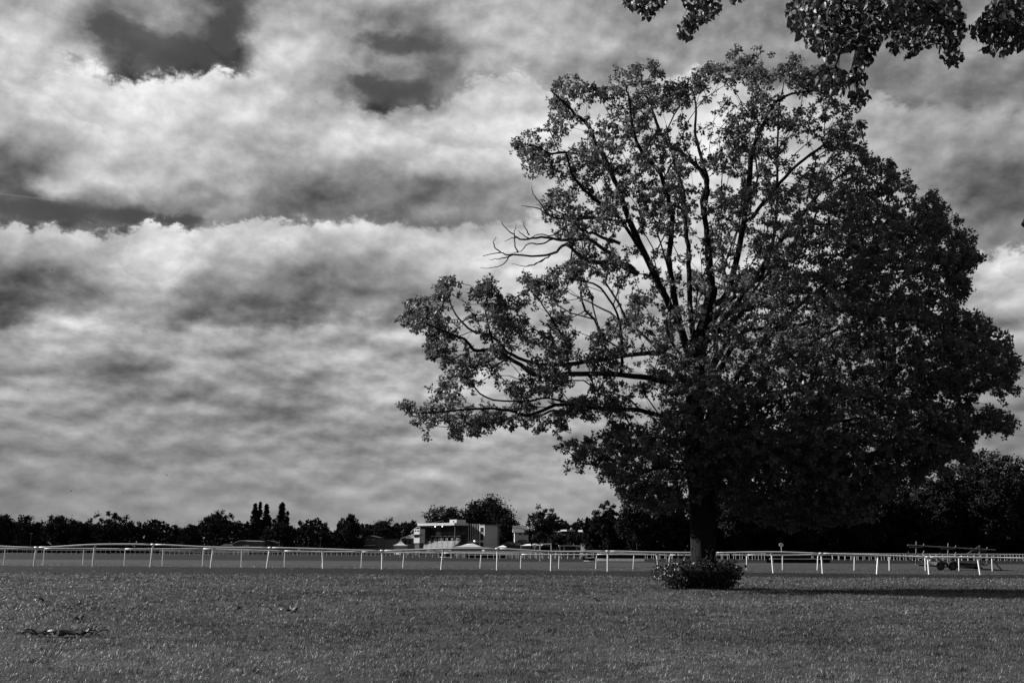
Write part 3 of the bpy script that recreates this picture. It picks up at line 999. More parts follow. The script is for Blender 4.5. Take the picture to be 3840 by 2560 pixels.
    RC = C[ri] + ro * (rng.random(len(ri)) ** 0.5)[:, None] * np.stack([sz, sz, sz * 0.75], -1)
    per = rng.integers(8, 12, len(ri))
    rj = np.repeat(np.arange(len(ri)), per)
    idx = ri[rj]
    n = len(rj)
    dr = rng.normal(size=(n, 3))
    dr /= np.linalg.norm(dr, axis=1, keepdims=True)
    pos = RC[rj] + dr * 0.02
    pos[:, 2] -= 0.03
    lsz = (rng.uniform(0.07, 0.118, len(ri)))[rj]
    dr[:, 2] -= 0.35
    V, F = leaf_cloud(pos, lsz, rng, 0.1, dr * 4.0, 0.72, 0.4)
    tone = np.repeat((0.7 + 0.5 * rng.random(nC))[idx] * (0.75 + 0.5 * rng.random(n)), 4)
    np_mesh('crown', V, F, M_LEAF, root, tone, kind='stuff')
    return root


TREE = build_big_tree()


# ------------------------------------------------------------------ shrub at the foot of the tree
def build_shrub():
    rng = np.random.default_rng(11)
    c = W(2630, 2200, TY)
    root = empty('shrub', (c.x, TY, 0), 'dark leafy shrub of suckers round the foot of the big tree trunk', 'shrub')
    st = MB()
    pos = []
    tips = []
    for i in range(190):
        a = rng.uniform(0, 2 * math.pi)
        r0 = rng.uniform(0.3, 0.9)
        x0, y0 = c.x + r0 * math.cos(a), TY + r0 * math.sin(a) * 0.8
        ln = rng.uniform(0.5, 0.95)
        lean = rng.uniform(0.2, 0.75)
        if i % 9 == 0:
            ln *= 1.3
            lean *= 1.25
        tipx = x0 + lean * math.cos(a) * 0.75
        if tipx < c.x - 1.0 and rng.random() < .4:
            tipx -= 0.2
        tip = np.array([tipx, y0 + lean * math.sin(a) * 0.7, ln * (1 - 0.18 * abs(math.cos(a)))])
        p = [np.array([x0, y0, 0.0]), (np.array([x0, y0, 0]) + tip) / 2 + np.array([0, 0, .1]), tip]
        st.tube(p, [.008, .006, .004], 3, cap=False)
        for q in range(16 if i % 9 == 0 else 38):
            t = rng.uniform(0.12, 1)
            b = p[0] * (1 - t) ** 2 + 2 * p[1] * t * (1 - t) + p[2] * t * t
            pos.append(b + rng.normal(scale=.085, size=3))
    st.build('stems', M_TWIG, root, kind='stuff')
    pos = np.array(pos)
    pos[:, 2] = np.maximum(pos[:, 2], 0.03)
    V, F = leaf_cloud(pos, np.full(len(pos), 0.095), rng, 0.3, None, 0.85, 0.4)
    tone = np.repeat(0.2 + 0.28 * rng.random(len(pos)), 4)  # leaf tone lowered so the crown's shade is part of the colour
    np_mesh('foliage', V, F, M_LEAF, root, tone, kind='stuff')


build_shrub()


# ------------------------------------------------------------------ branches hanging in from the near tree above the frame
def build_overhang():
    rng = np.random.default_rng(5)
    rnd = random.Random(5)
    root = empty('overhanging_tree', (15.5, 5.0, 0), 'broad heart-shaped leaves on twigs hanging in from the top right', 'tree')
    t = MB()
    t.tube(smooth_line([(15.5, 5, -.2), (15.5, 5, .4), (15.4, 5, 2.5), (15.2, 5.1, 5), (14.8, 5.3, 8), (14.3, 5.4, 11)], 4), list(np.interp(np.linspace(0, 5, 21), range(6), [.62, .46, .38, .33, .26, .16])), 14)
    t.build('trunk', M_BARK, root, smooth=True)
    t = MB()
    t.tube([(15.1, 5.15, 5.8), (11.5, 7.0, 6.9), (7.5, 8.6, 7.5), (5.5, 9.2, 7.8), (3.0, 9.8, 8.05), (0.5, 9.9, 8.2), (-2.2, 9.8, 8.2)], [.24, .2, .16, .12, .09, .05, .015], 9)
    t.build('limb', M_BARK, root, smooth=True)
    # sawn stub at the right edge of the view
    a = W(3838, 858, 9.0)
    s = MB()
    s.tube([(15.2, 5.1, 4.9), (10.5, 7.4, 5.3), (a.x + 0.25, 9.0, a.z + .42), (a.x + 0.03, 9.0, a.z + .03)], [.10, .08, .06, .05], 8)
    s.build('broken_branch', M_BARK, root, smooth=False)
    # heart leaf, tip hanging along -z, 1 m nominal
    me = bpy.data.meshes.new('leaf')
    prof = [(0, 0.0), (0.16, 0.07), (0.34, 0.02), (0.46, -0.16), (0.47, -0.36), (0.38, -0.58), (0.22, -0.80), (0, -1.06)]
    v = [(0, 0.0, z) for z in (0, -0.2, -0.45, -0.7)] + [(0, .06, -1.06)]
    mid = [(0, 0, 0), (0, -.02, -.25), (0, -.01, -.5), (0, .03, -.78), (0, .10, -1.08)]
    side = [(0.18, .05, .08), (0.40, .12, .0), (0.48, .15, -.24), (0.42, .15, -.50), (0.24, .12, -.80)]
    v = mid + [(x, y, z) for x, y, z in side] + [(-x, y, z) for x, y, z in side]
    f = []
    for sgn, o in ((1, 5), (-1, 10)):
        q = [(0, o, o + 1), (0, o + 1, 1), (1, o + 1, o + 2), (1, o + 2, 2), (2, o + 2, o + 3), (2, o + 3, 3), (3, o + 3, o + 4), (3, o + 4, 4)]
        f += [a if sgn < 0 else a[::-1] for a in q]
    me.from_pydata(v, [], f)
    me.materials.append(M_LEAFNEAR)
    me.shade_smooth()
    Lv = np.array(v)
    Lf = np.array(f)
    K = 1.6327
    # each spray: outline polygon (2352 scale), depth, start of the twig above the frame, leaf count
    sprays = [
        ([(1428, -10), (1432, 12), (1450, 28), (1470, 34), (1484, 52), (1500, 40), (1518, 25), (1536, -10)], 9.6, 70, [(1490, -90), (1485, 0), (1480, 40)]),
        ([(1565, -10), (1570, 20), (1590, 28), (1556, 60), (1558, 85), (1580, 95), (1600, 82), (1612, 60), (1640, 45), (1660, 20), (1650, -10)], 9.4, 95, [(1620, -90), (1605, 0), (1585, 80)]),
        ([(1672, -10), (1680, 10), (1690, 16), (1704, 2), (1708, -10)], 9.4, 14, [(1690, -80), (1690, 5)]),
        ([(1815, -10), (1804, 40), (1818, 75), (1845, 100), (1880, 130), (1905, 150), (1925, 130), (1945, 118), (1965, 130), (1985, 120), (2005, 100), (2030, 95), (2060, 70), (2085, 40), (2080, -10)], 8.6, 400, [(1960, -110), (1935, 0), (1900, 70), (1915, 140)]),
        ([(1965, 110), (1960, 150), (1975, 165), (2000, 148), (2012, 118), (2028, 108), (2010, 90)], 8.8, 55, [(1980, 60), (1985, 150)]),
        ([(1880, 150), (1872, 185), (1885, 208), (1905, 212), (1930, 222), (1955, 195), (1940, 172), (1915, 160)], 8.8, 60, [(1935, 100), (1920, 150), (1900, 200)]),
        ([(1950, 165), (1945, 190), (1965, 200), (1985, 195), (1990, 175), (1975, 160)], 8.8, 22, [(1965, 120), (1968, 190)]),
        ([(1955, 215), (1950, 230), (1975, 252), (1992, 238), (1994, 215), (1975, 205)], 8.8, 28, [(1966, 180), (1975, 240)]),
        ([(2045, -10), (2040, 60), (2050, 90), (2038, 112), (2055, 130), (2080, 138), (2110, 120), (2150, 105), (2160, 130), (2175, 148), (2190, 162), (2212, 140), (2205, 100), (2222, 70), (2212, 40), (2200, -10)], 9.2, 330, [(2130, -110), (2140, 0), (2170, 60), (2190, 150)]),
        ([(2290, -10), (2255, 40), (2225, 68), (2235, 90), (2252, 118), (2280, 125), (2300, 132), (2330, 118), (2380, 110), (2400, -10)], 8.9, 240, [(2340, -110), (2310, 0), (2280, 100)]),
    ]
    total = 0
    others_V, others_F = [], []
    made = 0
    proto = None
    nv = 0
    order = sum(s[2] for s in sprays)
    for si, (poly, Y, n, stem) in enumerate(sprays):
        n = int(n * 2.3)
        poly = np.array(poly, float) * K
        b = MB()
        sp = smooth_line([(x * K, y * K) for x, y in stem], 4)
        P = Wn(sp[:, 0], sp[:, 1], Y + rng.normal(scale=.05, size=len(sp)))
        b.tube(P, list(np.linspace(.013, .004, len(P))), 5)
        # leaf places
        lo, hi = poly.min(0), poly.max(0)
        pts = []
        while len(pts) < n:
            q = rng.uniform(lo, hi, (n * 3, 2))
            q = q[inside(poly, q[:, 0], q[:, 1])]
            pts += [tuple(a) for a in q]
        pts = pts[:n]
        br = None
        leaves = []
        for (x, y) in pts:
            d = rng.normal(scale=.22)
            size = rng.uniform(.038, .07)
            p = Wn(x, y - size * 0.5 / MPP(Y) * 0.8, Y + d)
            leaves.append((d, p, size))
            if rng.random() < .35:
                j = int(np.argmin(np.linalg.norm(P - p, axis=1)))
                j = max(0, j - 2)
                mp = (P[j] + p) / 2 + np.array([0, 0, .03])
                b.tube([P[j], mp, p], [.004, .003, .0015], 3, cap=False)
        br = b.build('branch', M_TWIG, root, smooth=True)
        leaves.sort(key=lambda a: a[0])      # nearest first
        quota = int(round(130 * n / order))
        for k, (d, p, size) in enumerate(leaves):
            eul = (rng.normal(scale=.5), rng.normal(scale=.45), rng.uniform(0, 2 * math.pi))
            if k < quota:
                o = bpy.data.objects.new('leaf', me)
                COL.objects.link(o)
                o.parent = br
                o.location = (p[0] - 15.5, p[1] - 5.0, p[2])
                o.rotation_euler = eul
                o.scale = (size, size, size)
            else:
                M = np.array(Matrix.Translation(p.tolist()) @ __import__('mathutils').Euler(eul).to_matrix().to_4x4() @ Matrix.Scale(size, 4))
                vv = Lv @ M[:3, :3].T + M[:3, 3]
                others_V.append(vv)
                others_F.append(Lf + nv)
                nv += len(vv)
    # the rest of its crown, above and beside the view
    for k in range(2600):
        x = rng.uniform(-2.5, 17)
        y = 5 + (15.5 - x) * 0.28 + rng.normal(scale=1.3)
        z = rng.uniform(8.6, 11.5) + 0.12 * max(0.0, y - 9) * 4
        if z < HC + 0.80 * y:
            continue
        size = rng.uniform(.05, .1)
        eul = (rng.normal(scale=.5), rng.normal(scale=.45), rng.uniform(0, 2 * math.pi))
        M = np.array(Matrix.Translation((x, y, z)) @ __import__('mathutils').Euler(eul).to_matrix().to_4x4() @ Matrix.Scale(size * 1.6, 4))
        vv = Lv @ M[:3, :3].T + M[:3, 3]
        others_V.append(vv)
        others_F.append(Lf + nv)
        nv += len(vv)
    np_mesh('foliage', np.concatenate(others_V), np.concatenate(others_F), M_LEAFNEAR, root, kind='stuff', smooth=True)


build_overhang()


# ------------------------------------------------------------------ near running rails
FRONT = [(-90, 2119, -80, 2041), (127.5, 2119, 138, 2048), (348.6, 2117, 357, 2037), (565, 2117, 575, 2037), (791, 2120.6, 801.7, 2047), (1001, 2121.6, 1013.6, 2049), (1213, 2124, 1209, 2053.6), (1433, 2130, 1434, 2060), (1654.5, 2127, 1664, 2052.7), (1864, 2131, 1866, 2052.7), (2066, 2135, 2068, 2063), (2278.7, 2135, 2279.5, 2062), (2470, 2138, 2460, 2066), (2684, 2140, 2676, 2068), (2899.7, 2142.5, 2891.7, 2065), (3085, 2143, 3078.6, 2070.5), (3288.6, 2151, 3291.7, 2077), (3484, 2151, 3477.8, 2084), (3676.5, 2156.7, 3665, 2085), (3885, 2160, 3873, 2090)]
REAR = [(-130, 2057), (20, 2057), (167, 2057), (315, 2057), (470, 2058), (612, 2058), (763, 2058), (907, 2061), (1068, 2066), (1214, 2068), (1358, 2069), (1516, 2072), (1660, 2074), (1805, 2075.5), (1955, 2079), (2098, 2080), (2238, 2079), (2378, 2079), (2512, 2081), (2655, 2081), (2802, 2081), (2935, 2082), (3068, 2080), (3205, 2083), (3335, 2085), (3470, 2086), (3596, 2088), (3720, 2090), (3850, 2092)]


def swan_post(name, base, top, r, parent, bend):
    b = MB()
    h = top.z - base.z
    d = top - base
    pts = [base - Vector((0, 0, .15)), base, base + d * .5 + Vector((-bend * .08, 0, 0)), base + d * .78 + Vector((-bend * .1, 0, 0)), base + d * .92 + Vector((bend * .0, 0, 0)), top + Vector((bend * .55, 0.02, .0))]
    p = smooth_line([tuple(q) for q in pts], 3)
    b.tube(p, r, 8)
    return b.build(name, M_WHITE, parent, smooth=True)


def build_rails():
    YF, YR = 54.0, 68.0
    rnd = random.Random(2)
    root = empty('running_rail', (0, YF, 0), 'nearest white plastic running rail with thick curved posts across the field', 'rail', 'white racecourse rails')
    tops = []
    for i, (bx, by, tx, ty) in enumerate(FRONT):
        b = W(bx, by, YF)
        t = W(tx, ty + 4, YF)
        base = Vector((b.x, YF, gz(b.x, YF)))
        lean = (t.x - b.x)
        top = Vector((t.x, YF, t.z))
        swan_post('post', base, top, 0.047, root, 0.16 if i in (0, 1, 2, 3, 4, 5, 8) else -0.12 if i > 11 else 0.02)
        tops.append(W(tx, ty + 4, YF))
    tops = [W(-260, 2050, YF)] + tops + [W(4080, 2099, YF)]
    line = smooth_line([tuple(q) for q in tops], 6)
    # separate lengths of pipe with a sleeve at the joints
    k = 0
    seg = 12
    while k < len(line) - 1:
        e = min(k + seg + 1, len(line))
        b = MB()
        b.tube(line[k:e], 0.045, 10)
        b.build('rail', M_WHITE, root, smooth=True)
        b = MB()
        a0 = Vector(line[min(e - 1, len(line) - 1)])
        d = (Vector(line[e - 1]) - Vector(line[e - 2])).normalized() * .12
        b.tube([a0 - d, a0 + d], 0.050, 10)
        b.build('sleeve', M_WHITE, root, smooth=True)
        k = e - 1
    root = empty('running_rail', (0, YR, 0), 'second white running rail with thinner posts, just behind the nearest one', 'rail', 'white racecourse rails')
    tops = []
    for i, (tx, ty) in enumerate(REAR):
        t = W(tx, ty - 1, YR)
        base = Vector((t.x - rnd.uniform(.02, .12) * (1 if tx > 1200 else -.3), YR, gz(t.x, YR)))
        swan_post('post', base, t, 0.034, root, rnd.uniform(-.02, .06) + (0.06 if tx > 1300 else 0))
        tops.append(t)
    line = smooth_line([(q.x, q.y - 0.03, q.z + rnd.uniform(-.008, .008)) for q in tops], 5)
    k = 0
    while k < len(line) - 1:
        e = min(k + 11, len(line))
        b = MB()
        b.tube(line[k:e], 0.042, 9)
        b.build('rail', M_WHITE, root, smooth=True)
        k = e - 1
    # far rails
    far = [
        (182.0, 1690, 3900, 2.2, 1.12, 'distant white rail running the width behind the steeplechase fences', 0.0),
        (205.0, 1500, 3950, 2.6, 1.15, 'farthest thin white rail before the dark wood on the right', 0.05),
        (290.0, -120, 1480, 2.8, 1.15, 'distant white rail low in front of the left tree line', 0.0),
        (330.0, 600, 2300, 2.4, 1.2, 'distant double white rail in front of the grandstand', 0.0),
    ]
    for (Y, x0, x1, step, h, lab, zz) in far:
        root = empty('running_rail', (0, Y, 0), lab, 'rail', 'white racecourse rails')
        a = W(x0, 2070, Y).x
        c = W(x1, 2070, Y).x
        xs = np.arange(a, c, step * 0.5)
        src = None
        r = 0.026
        b = MB()
        b.tube([(0, Y, -.1), (0, Y, h * .8), (0.05, Y, h)], r, 5)
        src = None
        ln = []
        for i, x in enumerate(xs):
            dz = 0.05 * math.sin(x * .21) + rnd.uniform(-.02, .02) + zz
            if src is None:
                src = b.build('post', M_WHITE, root)
                src.location = (x, 0, dz)
            else:
                share(src, root, (x, 0, dz), (0, rnd.uniform(-.06, .06), 0))
            ln.append((x + 0.05, Y, h + dz))
        m = 24
        for k in range(0, len(ln) - 1, m):
            q = MB()
            q.tube(ln[k:k + m + 1], 0.05, 6)
            q.build('rail', M_WHITE, root)
        if 'double' in lab:
            q = MB()
            q.tube([(x, y, z - .45) for x, y, z in ln], 0.04, 5)
            q.build('rail', M_WHITE, root)


build_rails()


# ------------------------------------------------------------------ far trees
def crown_mesh(name, parent, ctr, rad, nclump, per, leaf, rng, shape='round', clump=0.26, flat=0.0, m=None, tone=1.0):
    """foliage clumps spread through an uneven ellipsoid"""
    d = rng.normal(size=(nclump, 3))
    d /= np.linalg.norm(d, axis=1, keepdims=True)
    r = rng.random(nclump) ** 0.45
    lump = 0.70 + 0.42 * fbm(d[:, 0] * 2.2 + 7 + parent.location.x, d[:, 2] * 2.2 + d[:, 1] + 3, 13, 3)
    c = d * (r * lump)[:, None]
    if shape == 'poplar':
        h = rng.random(nclump)
        c[:, 2] = 2 * h - 1
        an = rng.uniform(0, 2 * math.pi, nclump)
        rr = rng.random(nclump) ** 0.5
        c[:, 0], c[:, 1] = rr * np.cos(an), rr * np.sin(an)
        w = np.minimum(0.85, 1.5 * np.clip(1 - h, 0, 1) ** 0.65)
        c[:, 0] *= w
        c[:, 1] *= w
    elif shape == 'cone':
        h = np.clip(c[:, 2] * 0.5 + 0.5, 0, 1)
        w = 1.25 * (1 - h) ** 0.7
        c[:, 0] *= w
        c[:, 1] *= w
    elif shape == 'dome':
        c[:, 2] = np.abs(c[:, 2]) * 1.0 - 0.15 * (1 - np.abs(c[:, 2]))
    C = c * np.array(rad) + np.array(ctr)
    cs = clump * min(rad[0], rad[2]) * rng.uniform(0.55, 1.2, nclump)
    idx = np.repeat(np.arange(nclump), per)
    n = len(idx)
    g = rng.normal(size=(n, 3))
    g /= np.linalg.norm(g, axis=1, keepdims=True)
    g *= (rng.random(n) ** 0.7)[:, None]
    pos = C[idx] + g * cs[idx][:, None] * np.array([1, 1, 0.8])
    pos[:, 2] = np.maximum(pos[:, 2], 0.2)
    V, F = leaf_cloud(pos, np.full(n, leaf), rng, 0.25, g * 0.6, 1.2, 0.35)
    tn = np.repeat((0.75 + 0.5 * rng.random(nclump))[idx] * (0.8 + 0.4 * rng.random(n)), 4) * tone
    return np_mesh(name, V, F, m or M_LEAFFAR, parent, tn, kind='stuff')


def far_tree(cx, hw, top, Y, label, group, shape='round', seed=0, density=1.0, low=None, trunk_show=0.25, leaf=None, cat='tree', name='tree', clump=0.26, tone=1.0):
    rng = np.random.default_rng(seed + 100)
    mp = MPP(Y)
    t = W(cx, top, Y)
    h = t.z
    rx = hw * mp * 1.12
    root = empty(name, (t.x, Y, 0), label, cat, group)
    z0 = h * trunk_show if low is None else low
    rz = (h - z0) / 2
    b = MB()
    tr = max(0.12, rx * 0.05)
    b.tube([(t.x, Y, -.2), (t.x + rx * .02, Y, z0 + .2), (t.x - rx * .03, Y, z0 + rz)], [tr * 1.3, tr, tr * .5], 7)
    for i in range(7):
        a = rng.uniform(0, 2 * math.pi)
        zz = z0 + rz * rng.uniform(-.05, .6)
        rr = 0.75 if shape in ('round', 'dome', 'airy') else 0.25
        e = (t.x + rx * rr * math.cos(a), Y + rx * rr * math.sin(a), zz + rz * rng.uniform(.4, .9))
        m_ = ((t.x + e[0]) / 2, (Y + e[1]) / 2, zz + (e[2] - zz) * .35)
        b.tube([(t.x, Y, zz - .4), m_, e], [tr * .5, tr * .3, tr * .08], 5, cap=False)
    b.build('trunk', M_BARK, root, smooth=True)
    lf = leaf or max(0.34, Y / 995 * 1.5)
    vol = rx * rz
    need = 7.0 * (0.62 if shape == 'airy' else 1.0) * math.pi * vol / (0.5 * lf * lf)
    per = 48
    ncl = int(np.clip(need / per * (2.0 if shape == 'poplar' else 1.0), 40, 420))
    sh = shape
    if shape == 'airy':
        clump *= 0.72
        sh = 'round'
    ry = rx if shape != 'flat' else rx * .5
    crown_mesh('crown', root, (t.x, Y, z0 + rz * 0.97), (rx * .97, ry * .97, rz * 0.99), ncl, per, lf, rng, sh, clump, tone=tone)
    return root


def build_far_trees():
    G1 = 'trees along the far side of the course'
    T = [
        (20, 48, 1923, 360, 'round dark tree cut by the left edge of the photo', 'round', 1.2),
        (110, 62, 1929, 430, 'greyer bushy tree just right of the tree at the left edge', 'round', 1.5),
        (228, 60, 1915, 370, 'tall rounded tree with a high knob, third from the left edge', 'round', 1.6),
        (305, 48, 1937, 380, 'lower dome-shaped tree between the knobbed tree and the wide oak', 'round', 1.6),
        (425, 88, 1910, 365, 'wide flat-domed oak with sky gaps, left of the photo', 'airy', 2.0),
        (553, 62, 1940, 372, 'low spreading oak just right of the wide flat-domed oak', 'airy', 1.8),
        (655, 32, 1955, 420, 'small feathery round tree in the low gap of the left tree line', 'airy', 1.5),
        (722, 46, 1962, 400, 'low bushy tree left of the willow-like tree', 'round', 1.5),
        (828, 72, 1909, 385, 'loose wispy willow-like tree left of the poplars', 'airy', 1.8),
        (915, 42, 1968, 395, 'low shrubby tree at the left foot of the poplars', 'round', 1.5),
        (1055, 62, 1950, 370, 'broad low dome of foliage in front of the right-hand poplar', 'dome', 1.8),
        (1142, 42, 1944, 390, 'small airy tree just right of the poplars', 'airy', 1.6),
        (1210, 48, 1953, 400, 'thin see-through tree midway between poplars and grandstand', 'airy', 1.0),
        (1320, 52, 1912, 385, 'tall pointed tree above the dark house left of the grandstand', 'cone', 1.9),
        (1282, 34, 1938, 388, 'small rounded tree at the left shoulder of the pointed tree', 'round', 1.5),
        (1385, 36, 1957, 395, 'low dark tree right of the pointed tree', 'round', 1.5),
        (1448, 58, 1944, 405, 'rounded tree behind the low brick range left of the grandstand', 'round', 1.6),
        (1545, 40, 1943, 440, 'round tree showing above the curved canopy of the grandstand', 'round', 1.6),
        (1680, 92, 1882, 450, 'feathery tree rising behind the left half of the grandstand roof', 'round', 1.8),
        (1835, 104, 1850, 455, 'biggest round tree of the skyline behind the grandstand tower', 'round', 2.6),
        (1900, 60, 1925, 440, 'drooping tree hugging the right side of the grandstand tower', 'round', 1.5),
        (2092, 36, 1986, 362, 'low round bush-like tree at the left end of the columned hall', 'round', 1.5),
        (2172, 42, 1990, 364, 'low dark tree hiding the right half of the columned hall', 'round', 1.5),
        (2030, 70, 1892, 400, 'airy tree rising right of the pale-roofed house', 'airy', 1.5),
        (2112, 42, 1938, 405, 'small dark tree right of the airy tree by the pale-roofed house', 'round', 1.5),
        (2180, 52, 1942, 395, 'low flat-topped tree behind the columned hall', 'round', 1.6),
    ]
    for i, (cx, hw, top, Y, lab, shp, den) in enumerate(T):
        far_tree(cx, hw, top, Y, lab, G1, shp, i * 7 + 1, den, trunk_show=0.12)
    pop = [(958, 17, 1884, 'leftmost slim poplar of the tall poplar pair'), (977, 12, 1880, 'slim poplar tucked against the right side of the leftmost poplar'), (1001, 17, 1887, 'middle slim poplar with a double tip'), (1060, 22, 1882, 'broader poplar standing apart to the right of the others'), (1079, 10, 1915, 'short poplar spire leaning on the broad poplar')]
    for i, (cx, hw, top, lab) in enumerate(pop):
        far_tree(cx, hw, top, 380, lab, 'poplars on the skyline', 'poplar', 400 + i, 1.9, trunk_show=0.02, clump=0.3, leaf=0.42, name='poplar_tree')
    G2 = 'trees of the dark wood on the right'
    T2 = [
        (2275, 62, 1862, 236, 'leftmost tree of the right-hand wood, with ragged side branches', 'airy', 2.6),
        (2385, 75, 1850, 228, 'second tree of the wood, left of the big trunk', 'round', 2.6),
        (2505, 75, 1800, 232, 'third tree of the wood, right behind the left side of the big trunk', 'round', 2.6),
        (2650, 85, 1760, 236, 'tree of the wood directly behind the big trunk', 'round', 2.4),
        (2760, 70, 1800, 226, 'tree of the wood just right of the big trunk', 'round', 2.6),
        (2880, 85, 1790, 230, 'tree of the wood behind the round 3F marker', 'round', 2.6),
        (3010, 85, 1780, 224, 'tree of the wood behind the long dark steeplechase fence', 'round', 2.6),
        (3130, 85, 1770, 230, 'tree of the wood left of the pipe trailer', 'round', 2.6),
        (3255, 88, 1790, 222, 'tree of the wood above the gap left of the pipe trailer', 'round', 2.6),
        (3380, 92, 1770, 228, 'tree of the wood above the left end of the pipe trailer', 'round', 2.6),
        (3500, 90, 1730, 220, 'tree of the wood above the middle of the pipe trailer', 'round', 2.6),
        (3610, 90, 1720, 226, 'tree of the wood above the right end of the pipe trailer', 'round', 2.6),
        (3700, 112, 1664, 216, 'highest domed tree of the wood, near the right edge', 'round', 3.4),
        (3850, 95, 1700, 222, 'tree of the wood cut by the right edge of the photo', 'round', 2.8),
        (3985, 95, 1700, 226, 'tree of the wood beyond the right edge', 'round', 1.6),
    ]
    for i, (cx, hw, top, Y, lab, shp, den) in enumerate(T2):
        if cx > 3950:
            lab = 'outermost tree of the wood, mostly beyond the right edge'
        far_tree(cx, hw, top, Y, lab, G2, shp, 700 + i * 11, den, trunk_show=0.10, leaf=0.42, clump=0.24)
    # bushy undergrowth that closes the foot of the tree lines
    rng = np.random.default_rng(91)

    def under(x0, x1, Y, hmax, n, leaf, lab):
        a, c = W(x0, 2070, Y).x, W(x1, 2070, Y).x
        x = rng.uniform(a, c, n)
        hh = hmax * (0.45 + 0.75 * fbm(x / 9.0, x * 0 + Y, 3, 3))
        z = rng.random(n) ** 1.25 * hh
        y = Y + rng.uniform(-4, 4, n)
        V, F = leaf_cloud(np.stack([x, y, z], -1), np.full(n, leaf), rng, 0.25, None, 1.3, 0.3)
        tn = np.repeat(0.35 + 0.3 * rng.random(n), 4)
        o = np_mesh('undergrowth', V, F, M_LEAFFAR, None, tn, kind='stuff')
        tag(o, lab, 'undergrowth')
    under(-260, 2260, 458, 16.0, 45000, 1.1, 'dark bushy undergrowth closing the foot of the far tree line')
    under(2200, 4150, 242, 12.0, 56000, 0.85, 'dark undergrowth between the trunks of the right-hand wood')


build_far_trees()


# ------------------------------------------------------------------ grandstand and its neighbours
def frame(px, Y, ang):
    """local axes: s to the right along the facade, t into the building, z up; origin on the ground under photo column px"""
    o = W(px, 2068, Y)
    ca, sa = math.cos(ang), math.sin(ang)

    def fr(s, t, z):
        return (o.x + s * ca + t * sa, Y - s * sa + t * ca, z)
    fr.o = (o.x, Y, 0)
    return fr


def B(name, fr, s0, s1, t0, t1, z0, z1, m, parent):
    return MB().box(s0, s1, t0, t1, z0, z1, fr).build(name, m, parent)


